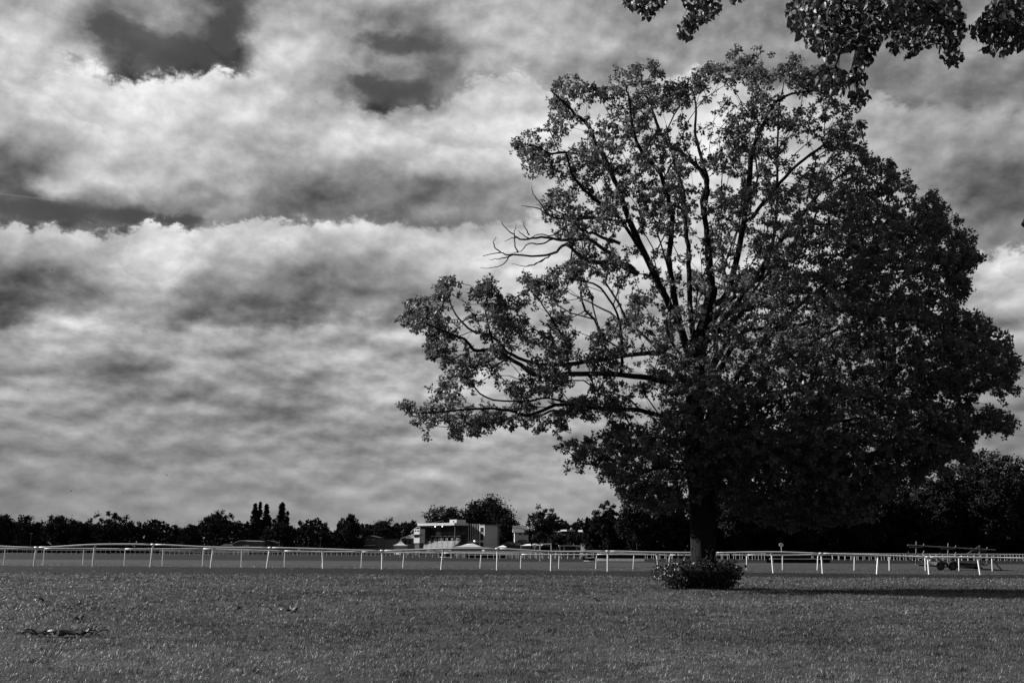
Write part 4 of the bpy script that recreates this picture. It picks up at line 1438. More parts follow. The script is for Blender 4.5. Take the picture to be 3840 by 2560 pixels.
def build_grandstand():
    Y = 400.0
    fr = frame(1702, Y, R_(40))
    root = empty('grandstand', fr.o, 'flat-roofed racecourse grandstand with open stepped seating and a pale tower', 'building')
    k = 1 / 2.613 * MPP(Y)
    zof = lambda yc: W(1800, 1820 + yc / 2.613, Y).z
    # roof
    roof = B('roof', fr, -20.5, 0.2, -0.2, 8.2, zof(388), zof(364), M_WALL_PALE, root)
    rb = B('plant_room', fr, -5.4, -1.6, 3.0, 8.4, zof(365), zof(330), M_WALL_PALE, root)
    MB().box(-3.6, -2.9, 2.93, 2.99, zof(355), zof(343), fr).build('vent', M_BLACK, rb)
    b = MB()
    b.tube([fr(-18, 2, zof(365)), fr(-12, 6, zof(335))], .06, 4)
    b.tube([fr(-17, 3, zof(365)), fr(-12, 6, zof(335))], .05, 4)
    b.tube([fr(-12, 6, zof(366)), fr(-12, 6, zof(333))], .08, 4)
    b.build('roof_stay', M_STEEL, root)
    # back wall and floors under the roof
    B('back_wall', fr, -19.5, 0, 7.7, 8.0, 0, zof(388), M_WALL_DARK, root)
    B('side_wall', fr, -20.0, -19.7, 0.6, 8.0, 0, zof(388), M_WALL_DARK, root)
    for s in (-19.6, -0.1):
        B('column', fr, s, s + .25, 0.3, .55, 0, zof(388), M_WALL_GREY if s < -5 else M_WALL_DARK, root)
    for i in range(4):
        B('window', fr, -19.0 + i * 1.15, -18.1 + i * 1.15, 7.5, 7.6, zof(430), zof(396), M_WALL_GREY, root)
    B('balcony', fr, -15.5, -0.4, 5.0, 7.5, zof(482), zof(450), M_WALL_DARK, root)
    B('stair_flank', fr, -14.5, -12, 4.7, 4.9, zof(492), zof(447), M_WALL_GREY, root)
    for i in range(7):
        s = -17.0 + i * 2.4
        B('counter', fr, s, s + 1.7, 4.2, 4.7, zof(498), zof(488), M_WALL_PALE, root)
        b = MB()
        b.tube([fr(s + .2, 4.3, zof(500)), fr(s + 1.0, 2.6, zof(540))], .06, 4)
        b.build('handrail', M_WALL_GREY, root)
    # stepped seating
    n = 12
    ztop, zbot = zof(540), 0.9
    for i in range(n):
        z = ztop + (zbot - ztop) * i / (n - 1)
        t1 = 4.2 - i * 0.62
        B('step', fr, -18.6, -0.6, t1 - .62, t1, 0.0 if i == n - 1 else z - .9, z, M_CONC, root)
    rr = random.Random(4)
    for i in range(n):
        z = ztop + (zbot - ztop) * i / (n - 1)
        t1 = 4.2 - i * 0.62
        if i in (0, 3, 6, 9):
            for j in range(6):
                s = -17.2 + j * 3.0 + (i % 2) * 1.2
                b = MB()
                for a in (0, .9):
                    b.tube([fr(s + a, t1 - .3, z), fr(s + a, t1 - .3, z + 1.05)], .05, 4)
                for q in (.55, 1.05):
                    b.tube([fr(s, t1 - .3, z + q), fr(s + .9, t1 - .3, z + q)], .05, 4)
                b.build('crush_barrier', M_WHITEP, root)
    for s in (-18.8, -0.4):
        b = MB()
        top = [fr(s, 4.2 - i * .62, ztop + (zbot - ztop) * i / (n - 1) + 1.1) for i in range(0, n)]
        b.tube(top, .07, 5)
        for i in range(0, n):
            z = ztop + (zbot - ztop) * i / (n - 1)
            b.tube([fr(s, 4.2 - i * .62, z - .2), fr(s, 4.2 - i * .62, z + 1.1)], .045, 4)
        b.build('stair_rail', M_WALL_GREY, root)
    # curtain wall
    g0, g1 = 0.6, 6.4
    gl = B('curtain_glass', fr, g0, g1, 7.9, 8.4, zof(536), zof(372), M_GLASS, root)
    for i in range(6):
        s = g0 + (g1 - g0) * i / 5
        B('mullion', fr, s - .07, s + .07, 7.65, 7.88, zof(536), zof(372), M_WALL_PALE, gl)
    B('wall_band', fr, g0 - .6, g1, 7.7, 8.5, zof(558), zof(537), M_WALL_GREY, root)
    B('ground_floor', fr, g0 - .6, g1, 8.2, 8.6, 0, zof(559), M_WALL_DARK, root)
    # tower
    tw = B('tower', fr, 6.45, 9.3, 7.6, 15.4, 0, zof(388), M_WALL_PALE, root)
    B('tower_roof', fr, 6.3, 9.6, 7.4, 17.2, zof(388) + .01, zof(382), M_WALL_GREY, root)
    for (a, c) in ((458, 408), (535, 470), (600, 555)):
        w = B('window', fr, 7.1, 8.7, 7.52, 7.58, zof(a), zof(c), M_GLASS, tw)
        MB().box(7.0, 8.8, 7.46, 7.56, zof(a) - .12, zof(a) - .003, fr).build('sill', M_WHITEP, w)
    B('rear_block', fr, 6.8, 9.0, 15.42, 17.0, 0, zof(400), M_GLASS, root)
    # lit floodlights
    for (s, t, yc) in ((-11.2, 0.7, 397), (-7.2, 0.7, 397), (4.0, 7.4, 541)):
        c = fr(s, t, zof(yc))
        me = MB().tube([Vector(c) + Vector((0, -.14, 0)), Vector(c) + Vector((0, .14, 0))], .17, 8)
        me.build('floodlight', M_LAMP, root)
    # curved canopy on the left
    arc = [(300, 452), (325, 425), (360, 402), (405, 391), (450, 389), (500, 393), (530, 402)]
    b = MB()
    for (t0, t1) in ((0, 5),):
        P = []
        for x, yc in arc:
            s = (1400 + x / 2.613 - 1702) * MPP(Y) / math.cos(R_(40))
            P.append((s, zof(yc)))
        for i in range(len(P) - 1):
            (s0, z0), (s1, z1) = P[i], P[i + 1]
            v = [fr(s0, 1.0, z0), fr(s1, 1.0, z1), fr(s1, 6, z1), fr(s0, 6, z0), fr(s0, 1.0, z0 - .28), fr(s1, 1.0, z1 - .28), fr(s1, 6, z1 - .28), fr(s0, 6, z0 - .28)]
            b.add(v, [(0, 1, 2, 3), (7, 6, 5, 4), (0, 4, 5, 1), (3, 2, 6, 7), (0, 3, 7, 4), (1, 5, 6, 2)])
    b.build('canopy', M_WALL_GREY, root)
    # judge's box
    f2 = frame(1572, 392, R_(40))
    jb = empty('judges_box', f2.o, 'small pale two-storey viewing box left of the grandstand steps', 'building')
    z = lambda yc: W(1560, 1820 + yc / 2.613, 392).z
    B('wall', f2, -3.1, 0, 0, 2.9, z(562), z(424), M_WALL_PALE, jb)
    B('base', f2, -2.8, -.3, .3, 2.6, 0, z(562), M_WALL_DARK, jb)
    B('ledge', f2, -3.9, .4, -.6, 1.6, z(480), z(474), M_WALL_GREY, jb)
    B('window', f2, -2.9, -.2, -.06, -.01, z(508), z(482), M_GLASS, jb)
    B('window', f2, -2.7, -1.9, -.06, -.01, z(448), z(436), M_GLASS, jb)
    B('window', f2, -1.3, -.3, -.06, -.01, z(448), z(436), M_GLASS, jb)
    # low pavilion
    f3 = frame(1520, 398, R_(20))
    pv = empty('pavilion', f3.o, 'low pavilion with a broad hipped roof between pagoda tent and viewing box', 'building')
    z = lambda yc: W(1520, 1820 + yc / 2.613, 398).z
    B('wall', f3, -1.6, 5.0, .8, 5, 0, z(515), M_BRICK, pv)
    zb, zt = z(514), z(470)
    v = [f3(-2.7, 0, zb), f3(5.4, 0, zb), f3(5.4, 6, zb), f3(-2.7, 6, zb), f3(2.2, 3, zt), f3(5.0, 3, zt)]
    MB().add(v, [(0, 1, 5, 4), (1, 2, 5), (2, 3, 4, 5), (3, 0, 4), (3, 2, 1, 0)]).build('roof', M_ROOF_PALE, pv)
    for i in range(3):
        B('window', f3, -.9 + i * 1.8, .2 + i * 1.8, .72, .78, z(570), z(535), M_GLASS, pv)
    # pagoda tent
    Yt = 372
    c = W(1502, 2068, Yt)
    pt = empty('pagoda_tent', (c.x, Yt, 0), 'white pagoda tent with a tall pointed roof left of the grandstand', 'tent')
    zt = W(1502, 2019, Yt).z
    ze = W(1502, 2043, Yt).z
    hw = 26 * MPP(Yt)
    prof = [(1.0, 0), (.62, .10), (.36, .30), (.16, .58), (.05, .85), (.01, 1.0)]
    v, f = [], []
    for w_, h_ in prof:
        for (a, b_) in ((-1, -1), (1, -1), (1, 1), (-1, 1)):
            v.append((c.x + a * hw * w_, Yt + b_ * hw * w_, ze + (zt - ze) * h_))
    for i in range(len(prof) - 1):
        for j in range(4):
            f.append((i * 4 + j, i * 4 + (j + 1) % 4, (i + 1) * 4 + (j + 1) % 4, (i + 1) * 4 + j))
    MB().add(v, f).build('roof', M_CANVAS, pt)
    MB().box(c.x - hw, c.x + hw, Yt - hw, Yt + hw, ze - .35, ze - .01).build('valance', M_CANVAS, pt)
    MB().box(c.x - hw * .9, c.x + hw * .9, Yt - hw * .6, Yt + hw * .9, 0, ze - .36).build('wall', M_CANVAS_GREY, pt)
    # marquees
    def marquee(x0, x1, top, eave, Yq, lab, ridge=None, m2=M_CANVAS):
        a, b_ = W(x0, eave, Yq), W(x1, eave, Yq)
        mid = W(ridge or (x0 + x1) / 2, top, Yq)
        o = empty('marquee', ((a.x + b_.x) / 2, Yq, 0), lab, 'tent', 'tents round the grandstand')
        d = 9.0
        sh = (mid.x - a.x) * 0.9
        v = [(a.x, Yq, a.z), (b_.x, Yq - d * .35, b_.z), (b_.x + sh * .1, Yq + d, b_.z), (a.x + sh * .1, Yq + d, a.z), (mid.x + sh * .35, Yq - d * .18, mid.z), (mid.x - sh * .15, Yq + d, mid.z)]
        MB().add(v, [(0, 1, 4), (1, 2, 5, 4), (2, 3, 5), (3, 0, 4, 5), (3, 2, 1, 0)]).build('roof', m2, o)
        MB().box(a.x + .3, b_.x - .3, Yq + 1, Yq + d - .5, 0, min(a.z, b_.z) - .02).build('wall', M_CANVAS_GREY, o)
    marquee(1698, 1808, 2037, 2050, 345, 'pale marquee roof in front of the grandstand tower', 1758)
    marquee(1863, 1901, 2044, 2050, 350, 'small white tent roof right of the grandstand tower', 1882)
    marquee(1950, 1990, 2038, 2044.5, 350, 'white tent roof left of the round 2F marker', 1980)
    marquee(1988, 2030, 2037, 2044.5, 352, 'grey-fronted tent roof right behind the round 2F marker', 2004, M_CANVAS_GREY)
    marquee(2028, 2064, 2039, 2044.5, 354, 'white tent roof seen through the white goal frame', 2036)
    B('dark_booth', frame(1990, 353, 0), -6, 8, 2, 5, 0, 3.0, M_BLACK, None)
    tag(bpy.data.objects['dark_booth'], 'long black booth wall under the tent roofs by the marker', 'booth')


build_grandstand()


def build_houses():
    # dark two-storey house left of the grandstand
    Y = 390
    f = frame(1290, Y, R_(12))
    o = empty('house', f.o, 'dark two-storey house with small lit windows and a white gable panel', 'building')
    z = lambda yc: W(1350, 1840 + yc / 2.94, Y).z
    mx = lambda xc: (750 + xc / 2.94 - 1290) * MPP(Y) / math.cos(R_(12))
    B('wall', f, mx(1585), mx(1760), 0, 7, 0, z(520), M_BRICK, o)
    v = [f(mx(1580), -.3, z(520)), f(mx(1765), -.3, z(520)), f(mx(1765), 7.3, z(520)), f(mx(1580), 7.3, z(520)), f(mx(1620), 3.5, z(487)), f(mx(1765), 3.5, z(487))]
    MB().add(v, [(0, 1, 5, 4), (1, 2, 5), (2, 3, 4, 5), (3, 0, 4), (3, 2, 1, 0)]).build('roof', M_ROOF_DARK, o)
    B('wing', f, mx(1806), mx(1975), -.5, 6, 0, z(512), M_WALL_DARK, o)
    v = [f(mx(1800), -.8, z(512)), f(mx(1980), -.8, z(512)), f(mx(1980), 6.2, z(512)), f(mx(1800), 6.2, z(512)), f(mx(1885), -.8, z(490)), f(mx(1885), 6.2, z(490))]
    MB().add(v, [(0, 1, 4), (1, 2, 5, 4), (2, 3, 5), (3, 0, 4, 5), (3, 2, 1, 0)]).build('roof', M_ROOF_DARK, o)
    B('gable_panel', f, mx(1762), mx(1802), -.6, 5.8, z(582), z(518), M_WALL_PALE, o)
    B('link', f, mx(1762), mx(1802), -.3, 5.8, 0, z(583), M_WALL_DARK, o)
    for (a, b_, c, d) in ((1602, 1620, 545, 532), (1640, 1656, 545, 532), (1668, 1686, 545, 532), (1602, 1618, 574, 556), (1698, 1712, 576, 556)):
        w = B('window', f, mx(a), mx(b_), -.08, -.02, z(c), z(d), M_WALL_GREY, o)
    for (a, b_, c, d) in ((1832, 1866, 541, 528), (1902, 1938, 541, 528)):
        w = B('window', f, mx(a), mx(b_), -.58, -.52, z(c), z(d), M_WALL_GREY, o)
        B('pane', f, mx(a) + .2, mx(b_) - .2, -.64, -.6, z(c) + .2, z(d) - .2, M_GLASS, w)
    B('porch', f, mx(1838), mx(1945), -2, -.55, z(602), z(596), M_WALL_PALE, o)
    f = frame(1428, 398, R_(4))
    o = empty('outbuilding', f.o, 'long low dark brick range between the house and the pagoda tent', 'building')
    B('wall', f, 0, 7.2, 0, 6, 0, W(1450, 2021, 398).z, M_BRICK, o)
    B('roof', f, -.2, 7.4, -.2, 6.2, W(1450, 2021, 398).z + .01, W(1450, 2019, 398).z + .1, M_ROOF_DARK, o)
    # pale roofed house right of the grandstand
    Y = 430
    f = frame(1952, Y, R_(-6))
    o = empty('house', f.o, 'house with a pale plain roof showing between trees right of the tower', 'building')
    mp = MPP(Y)
    zz = lambda y: W(1950, y, Y).z
    B('wall', f, -22 * mp, 30 * mp, .5, 7.5, 0, zz(1995), M_WALL_PALE, o)
    v = [f(-28 * mp, 0, zz(1995)), f(34 * mp, 0, zz(1995)), f(34 * mp, 8, zz(1995)), f(-28 * mp, 8, zz(1995)), f(-26 * mp, 4, zz(1969)), f(26 * mp, 4, zz(1969))]
    MB().add(v, [(0, 1, 5, 4), (1, 2, 5), (2, 3, 4, 5), (3, 0, 4), (3, 2, 1, 0)]).build('roof', M_ROOF_PALE, o)
    B('window', f, -6 * mp, 3 * mp, .4, .46, zz(2004), zz(1998), M_GLASS, o)
    # dark gabled barn
    Y = 385
    f = frame(1930, Y, R_(15))
    o = empty('barn', f.o, 'dark gabled barn roofs in front of the pale-roofed house', 'building')
    mp = MPP(Y)
    zz = lambda y: W(1930, y, Y).z
    B('wall', f, -50 * mp, 36 * mp, .5, 9, 0, zz(2042), M_WALL_DARK, o)
    for (a, b_, c) in ((-58, -8, 2030), (-10, 42, 2021)):
        m_ = (a + b_) / 2 + 3
        v = [f(a * mp, 0, zz(2043)), f(b_ * mp, 0, zz(2043)), f(b_ * mp, 10, zz(2043)), f(a * mp, 10, zz(2043)), f(m_ * mp, 0, zz(c)), f(m_ * mp, 10, zz(c))]
        MB().add(v, [(0, 1, 4), (1, 2, 5, 4), (2, 3, 5), (3, 0, 4, 5), (3, 2, 1, 0)]).build('roof', M_ROOF_DARK, o)
    B('gable_wall', f, 4 * mp, 24 * mp, -.3, -.1, zz(2044), zz(2035), M_CONC, o)
    # columned hall
    Y = 375
    f = frame(2135, Y, R_(-14))
    o = empty('hall', f.o, 'dark hall with columns, parapet and a small dome behind the trees', 'building')
    mp = MPP(Y)
    zz = lambda y: W(2135, y, Y).z
    B('wall', f, -26 * mp, 95 * mp, 1.5, 9, 0, zz(1992), M_BLACK, o)
    B('parapet', f, -26 * mp, -6 * mp, 1.3, 9, zz(1992) + .01, zz(1990), M_WALL_GREY, o)
    B('parapet', f, -6 * mp, 28 * mp, 1.3, 9, zz(1992) + .01, zz(1984), M_WALL_GREY, o)
    B('parapet', f, 65 * mp, 96 * mp, 1.3, 9, zz(1992) + .01, zz(1984), M_WALL_GREY, o)
    B('lintel', f, -18 * mp, 12 * mp, 0.6, 1.4, zz(2007), zz(2003), M_BRICK, o)
    for s in (-20, -16, -6, -2, 8):
        b = MB().tube([f(s * mp, 1.0, 0), f(s * mp, 1.0, zz(2007))], 0.16, 8)
        b.build('column', M_BRICK, o)
    d = MB()
    pr = [(math.cos(a) * .5, math.sin(a) * .8) for a in np.linspace(0, math.pi / 2 * .96, 6)]
    c0 = f(22 * mp, 4, zz(1984))
    v, q = [], []
    for r, h in pr:
        for j in range(10):
            v.append((c0[0] + r * math.cos(j * .628), c0[1] + r * math.sin(j * .628), c0[2] + h))
    for i in range(5):
        for j in range(10):
            q.append((i * 10 + j, i * 10 + (j + 1) % 10, (i + 1) * 10 + (j + 1) % 10, (i + 1) * 10 + j))
    d.add(v, q)
    d.build('dome', M_WALL_GREY, o)
    # white-trimmed stable shed and cabins
    Y = 300
    f = frame(2140, Y, 0)
    o = empty('shed', f.o, 'long open-fronted shed with a white fascia right of the goal frame', 'building')
    mp = MPP(Y)
    X = lambda x: (x - 2140) * mp
    zz = lambda y: W(2140, y, Y).z
    B('back_wall', f, X(2098), X(2178), 3, 3.2, 0, zz(2046), M_BLACK, o)
    B('fascia', f, X(2096), X(2166), -.1, 3.3, zz(2046), zz(2044), M_WHITEP, o)
    B('fascia', f, X(2166), X(2176), -.2, 3.3, zz(2047), zz(2044.5), M_WHITEP, o)
    for (a, b_) in ((2098, 2102.5), (2113, 2118)):
        B('pillar', f, X(a), X(b_), 0, .3, 0, zz(2046.2), M_CONC, o)
    for i in range(6):
        B('slat', f, X(2121 + i * 5), X(2121.6 + i * 5), .3, .5, 0, zz(2046.2), M_WALL_DARK, o)
    B('flue', f, X(2151.6), X(2152.8), 1, 1.2, zz(2044), zz(2036), M_CONC, o)
    for k_ in (0, 14):
        b = MB()
        b.tube([f(X(2157 + k_), -.4, zz(2049)), f(X(2165 + k_), -.4, zz(2060))], .05, 4)
        b.tube([f(X(2160 + k_), -.4, zz(2049)), f(X(2168 + k_), -.4, zz(2060))], .05, 4)
        b.build('stair_rail', M_WALL_GREY, o)
    f = frame(2190, 297, R_(20))
    o = empty('cabin', f.o, 'pale cabin with two half-glazed white doors and a sloping grey side', 'building')
    mp = MPP(297)
    zz = lambda y: W(2190, y, 297).z
    B('wall', f, -13 * mp, 16 * mp, .1, 5.5, 0, zz(2038), M_CONC, o)
    B('roof', f, -15 * mp, 19 * mp, -.2, 8.5, zz(2038) + .01, zz(2035.5), M_WALL_DARK, o)
    for (a, b_) in ((-12, -1), (2, 14.5)):
        d = B('door', f, a * mp, b_ * mp, -.02, .08, .2, zz(2038.5), M_WHITEP, o)
        B('pane', f, (a + 3) * mp, (b_ - 3) * mp, -.06, -.03, zz(2047), zz(2040.5), M_GLASS, d)
    B('annexe', f, 16 * mp + .01, 44 * mp, 2, 8, 0, zz(2039.5), M_WALL_GREY, o)
    f = frame(2220, 292, R_(12))
    o = empty('white_door_shed', f.o, 'low grey shed with a front of white door panels', 'building')
    mp = MPP(292)
    zz = lambda y: W(2220, y, 292).z
    B('wall', f, -13 * mp, 13 * mp, 0, 3, 0, zz(2047), M_BLACK, o)
    for (a, b_) in ((-13, -10), (-7, -1.5), (1, 6), (9.5, 13)):
        B('door_panel', f, a * mp, b_ * mp, -.1, -.02, .1, zz(2047), M_WHITEP, o)
    B('side_wall', f, 13 * mp + .01, 50 * mp, .3, 3.2, 0, zz(2045), M_WALL_GREY, o)
    B('roof', f, -14 * mp, 52 * mp, -.2, 3.4, zz(2045) + .01, zz(2044), M_WALL_DARK, o)
    # curved-roof store with pale lean-to, far left
    Y = 350
    f = frame(895, Y, R_(22))
    o = empty('curved_roof_store', f.o, 'grey store with a curved roof above the rail, left of centre', 'building')
    mp = MPP(Y)
    zz = lambda y: W(895, y, Y).z
    P = [(-30, 2043), (-18, 2035), (-4, 2029.5), (12, 2027), (28, 2027.5), (44, 2030)]
    prof = [(a * mp, 0, zz(b_)) for a, b_ in P] + [(50 * mp, 0, 0), (-30 * mp, 0, 0)]
    MB().prism(prof[:6] + [(46 * mp, 0, 0), (-30 * mp, 0, 0)], (0, 9, 0), f).build('wall', M_WALL_DARK, o)
    b = MB()
    for i in range(5):
        (x0, z0), (x1, z1) = (P[i][0] * mp, zz(P[i][1])), (P[i + 1][0] * mp, zz(P[i + 1][1]))
        v = [f(x0, -.3, z0 + .03), f(x1, -.3, z1 + .03), f(x1, 9.3, z1 + .03), f(x0, 9.3, z0 + .03), f(x0, -.3, z0 + .2), f(x1, -.3, z1 + .2), f(x1, 9.3, z1 + .2), f(x0, 9.3, z0 + .2)]
        b.add(v, [(3, 2, 1, 0), (4, 5, 6, 7), (0, 1, 5, 4), (2, 3, 7, 6), (0, 4, 7, 3), (1, 2, 6, 5)])
    b.build('roof', M_ROOF_PALE, o)
    f = frame(850, 352, R_(8))
    o = empty('lean_to', f.o, 'small pale low-roofed lean-to left of the curved-roof store', 'building')
    mp = MPP(352)
    zz = lambda y: W(850, y, 352).z
    B('wall', f, -20 * mp, 18 * mp, .6, 5, 0, zz(2045), M_CONC, o)
    MB().prism([(-26 * mp, 0, zz(2045) + .01), (20 * mp, 0, zz(2045) + .01), (18 * mp, 0, zz(2039)), (-10 * mp, 0, zz(2038.5))], (0, 5.4, 0), f).build('roof', M_CANVAS, o)
    f = frame(995, 372, R_(5))
    o = empty('dark_shed', f.o, 'long dark shed with a shallow arched roof and a row of lit roof panels', 'building')
    mp = MPP(372)
    zz = lambda y: W(995, y, 372).z
    prof = [(-50, 2046), (-40, 2031), (-20, 2026), (0, 2024.5), (20, 2027), (45, 2034), (46, 2046)]
    MB().prism([(a * mp, 0, zz(b_)) for a, b_ in prof[:-1]] + [(46 * mp, 0, 0), (-50 * mp, 0, 0)], (0, 10, 0), f).build('wall', M_WALL_DARK, o)
    for a in (-40, -36, -30, -23, -14, -11, -4, 3):
        B('lit_panel', f, a * mp, (a + 2) * mp, 10.2, 10.4, zz(2024), zz(2017.5), M_WALL_GREY, o)
    # parked cars by the pagoda tent
    for i, (cx, lab, m) in enumerate(((1498, 'white car parked at the left, in front of the pagoda tent', M_CARP), (1521, 'pale car parked at the right, in front of the pagoda tent', M_CARP))):
        Yc = 366
        c = W(cx, 2068, Yc)
        f = frame(cx, Yc, R_(35 if i else 50))
        o = empty('car', (c.x, Yc, 0), lab, 'car', 'cars parked by the tent')
        prof = [(-2.05, .35), (2.05, .35), (2.1, .75), (1.9, .92), (1.05, 1.0), (.45, 1.48), (-1.2, 1.5), (-1.95, 1.0), (-2.1, .8)]
        MB().prism([(a, -.85, b_) for a, b_ in prof], (0, 1.7, 0), f).build('body', m, o)
        win = [(.95, 1.02), (.42, 1.42), (-1.12, 1.43), (-1.75, 1.02)]
        MB().prism([(a, -.88, b_) for a, b_ in win], (0, 1.76, 0), f).build('window', M_GLASS, o)
        for a in (-1.3, 1.35):
            for t in (-.88, .72):
                w = [(a + .33 * math.cos(q), t, .33 + .33 * math.sin(q)) for q in np.linspace(0, 2 * math.pi, 12, endpoint=False)]
                MB().prism(w, (0, .2, 0), f).build('wheel', M_RUBBER, o)
    # lamp posts in front of the trees
    for i, (px, top, lab) in enumerate(((118, 2000, 'thin lamp post below the grey tree near the left edge'), (829, 2018, 'thin lamp post left of the curved-roof store'), (872, 2019, 'faint lamp post above the curved-roof store'), (1137, 2022, 'left one of two thin lamp posts right of the dark shed'), (1157, 2021, 'right one of two thin lamp posts right of the dark shed'), (1203, 2016, 'tall thin lamp post left of the dark house'))):
        c = W(px, top, 380)
        o = empty('lamp_post', (c.x, 380, 0), lab, 'lamp post', 'lamp posts along the far road')
        MB().tube([(c.x, 380, 0), (c.x, 380, c.z)], [.09, .06], 6).build('pole', M_STEEL, o)
        MB().box(c.x - .5, c.x + .5, 379.8, 380.2, c.z, c.z + .18).build('lamp_head', M_WALL_PALE, o)
    # advertising boards on the far left rail
    for (a, b_, lab) in ((804, 811, 'narrow white board on the far rail at the left'), (815, 848, 'wide white board on the far rail below the lean-to')):
        p, q = W(a, 2060, 286), W(b_, 2073, 286)
        o = MB().box(p.x, q.x, 286, 286.08, max(q.z, .1), p.z).build('board', M_WHITEP)
        tag(o, lab, 'board', 'boards on the far rail')


build_houses()


# ------------------------------------------------------------------ fences, markers, frame, trailer on the course
def build_course():
    rnd = random.Random(8)

    def chase(x0, x1, ybase, ytop, Y, lab, board=0.25, line=None, m_board=M_BOARD, wing=None):
        a, b_ = W(x0, ybase, Y), W(x1, ybase, Y)
        h = W(x0, ytop, Y).z
        o = empty('steeplechase_fence', ((a.x + b_.x) / 2, Y, 0), lab, 'fence', 'jumps on the course')
        # birch brush: bundled stems with a bristly top
        rng = np.random.default_rng(int(x0))
        n = 2600
        x = rng.uniform(a.x, b_.x, n)
        y = Y + rng.uniform(-.35, .35, n)
        top = h * rng.uniform(.90, 1.04, n)
        base = np.stack([x, y, np.zeros(n)], -1)
        tip = np.stack([x + rng.normal(scale=.04, size=n), y + rng.normal(scale=.05, size=n), top], -1)
        w = np.array([.035, 0.01, 0])
        V = np.stack([base - w, base + w, tip], 1).reshape(-1, 3)
        np_mesh('birch', V, np.arange(3 * n).reshape(-1, 3), M_BRUSH, o, kind='stuff')
        MB().box(a.x + .05, b_.x - .05, Y - .25, Y + .25, -.1, h * .86).build('packing', M_BRUSH, o)
        if board:
            MB().prism([(a.x, Y - .75, -.05), (a.x, Y - .4, -.05), (a.x, Y - .4, board), (a.x, Y - .5, board)], (b_.x - a.x, 0, 0)).build('take_off_board', m_board, o)
        if line:
            MB().tube([(a.x + .2, Y - .45, line), ((a.x + b_.x) / 2, Y - .46, line - .01), (b_.x, Y - .45, line + .03)], .05, 6).build('guard_rail', M_WHITE, o)
        return o
    chase(2240, 2414, 2101, 2076, 138, 'dark birch steeplechase fence with a pale take-off board left of the big trunk', 0.34)
    chase(2188, 2228, 2102, 2085, 136, 'short dark hurdle with two white lines beside the pale-boarded fence', 0.06, 0.42, M_WHITEP)
    chase(2877, 3110, 2109, 2064, 124, 'long dark steeplechase fence with one white line right of the big trunk', 0.0, 0.46)
    chase(1750, 1897, 2088, 2074, 205, 'low dark fence with a white line in front of the grandstand', 0.0, 0.55)
    chase(1650, 1698, 2085, 2074, 215, 'small dark brush heap with white tips left of the low dark fence', 0.12, None, M_WHITEP)
    p = W(3048, 2096, 123)
    o = MB().box(p.x - .1, p.x + .12, 123, 123.06, .55, .82).build('marker_board', M_WHITEP)
    tag(o, 'little white marker board on the long dark fence', 'board')
    # dark lumps on the far picket fence
    # white picket fence before the stand
    Y = 318
    a, c = W(1655, 2070, Y).x, W(2045, 2070, Y).x
    o = empty('picket_fence', ((a + c) / 2, Y, 0), 'long white picket fence below the grandstand and tents', 'fence')
    n = int((c - a) / 3.0)
    for i in range(n):
        b = MB()
        x0 = a + (c - a) * i / n
        x1 = a + (c - a) * (i + 1) / n
        b.box(x0, x1 - .04, Y, Y + .05, .25, .36)
        b.box(x0, x1 - .04, Y, Y + .05, 1.25, 1.38)
        k = 9
        for j in range(k):
            x = x0 + (x1 - x0) * j / k
            b.box(x, x + .16, Y - .04, Y - .002, .1, 1.65 + rnd.uniform(-.05, .05))
        b.build('panel', M_WHITEP, o)
    # crowd barriers / white clutter along the parade side
    # white goal frame
    Y = 128
    l, r = W(2025, 2103, Y), W(2067, 2103, Y)
    zt = W(2045, 2039, Y).z
    o = empty('goal_frame', ((l.x + r.x) / 2, Y, 0), 'tall thin white goal-like frame on the course', 'frame')
    for x in (l.x, r.x):
        MB().tube([(x, Y, -.1), (x, Y, zt)], .04, 6).build('upright', M_WHITE, o)
    MB().tube([(l.x - .04, Y, zt), (r.x + .04, Y, zt + .02)], .05, 6).build('crossbar', M_WHITE, o)

    # furlong markers
    def marker(px, py, rad, Y, text, lab):
        c = W(px, py, Y)
        o = empty('furlong_marker', (c.x, Y, 0), lab, 'sign', 'round furlong markers')
        R = rad * MPP(Y)
        MB().tube([(c.x, Y + .04, -.1), (c.x, Y + .04, c.z)], .04, 6).build('pole', M_WHITE, o)
        disc = [(c.x + R * math.cos(q), Y - .03, c.z + R * math.sin(q)) for q in np.linspace(0, 2 * math.pi, 28, endpoint=False)]
        d = MB().prism(disc, (0, .05, 0)).build('disc', M_SIGN, o)
        cu = bpy.data.curves.new('numeral', 'FONT')
        cu.body = text
        cu.align_x = 'CENTER'
        cu.align_y = 'CENTER'
        cu.size = R * 1.25
        cu.extrude = .004
        cu.offset = R * .03
        cu.materials.append(M_SIGNT)
        tmp = bpy.data.objects.new('lettering', cu)
        COL.objects.link(tmp)
        tme = bpy.data.meshes.new_from_object(tmp.evaluated_get(bpy.context.evaluated_depsgraph_get()))
        bpy.data.objects.remove(tmp)
        t = bpy.data.objects.new('lettering', tme)
        COL.objects.link(t)
        t.parent = d
        t.location = (0, 0, 0)
        t.location = (0, -.045, c.z)
        t.rotation_euler = (R_(90), 0, 0)
    marker(2929.5, 2042, 7.6, 185, '3F', 'round white marker reading 3F on a pole before the dark wood')
    marker(2004.5, 2046, 5.6, 235, '2F', 'round marker reading 2F on a pole in front of the tents')
    c = W(1048, 2028, 300)
    o = empty('round_sign', (c.x, 300, 0), 'faint round grey sign right of the dark shed', 'sign')
    MB().tube([(c.x, 300.04, 0), (c.x, 300.04, c.z)], .04, 5).build('pole', M_DARKSTEEL, o)
    disc = [(c.x + .28 * math.cos(q), 300, c.z + .28 * math.sin(q)) for q in np.linspace(0, 2 * math.pi, 20, endpoint=False)]
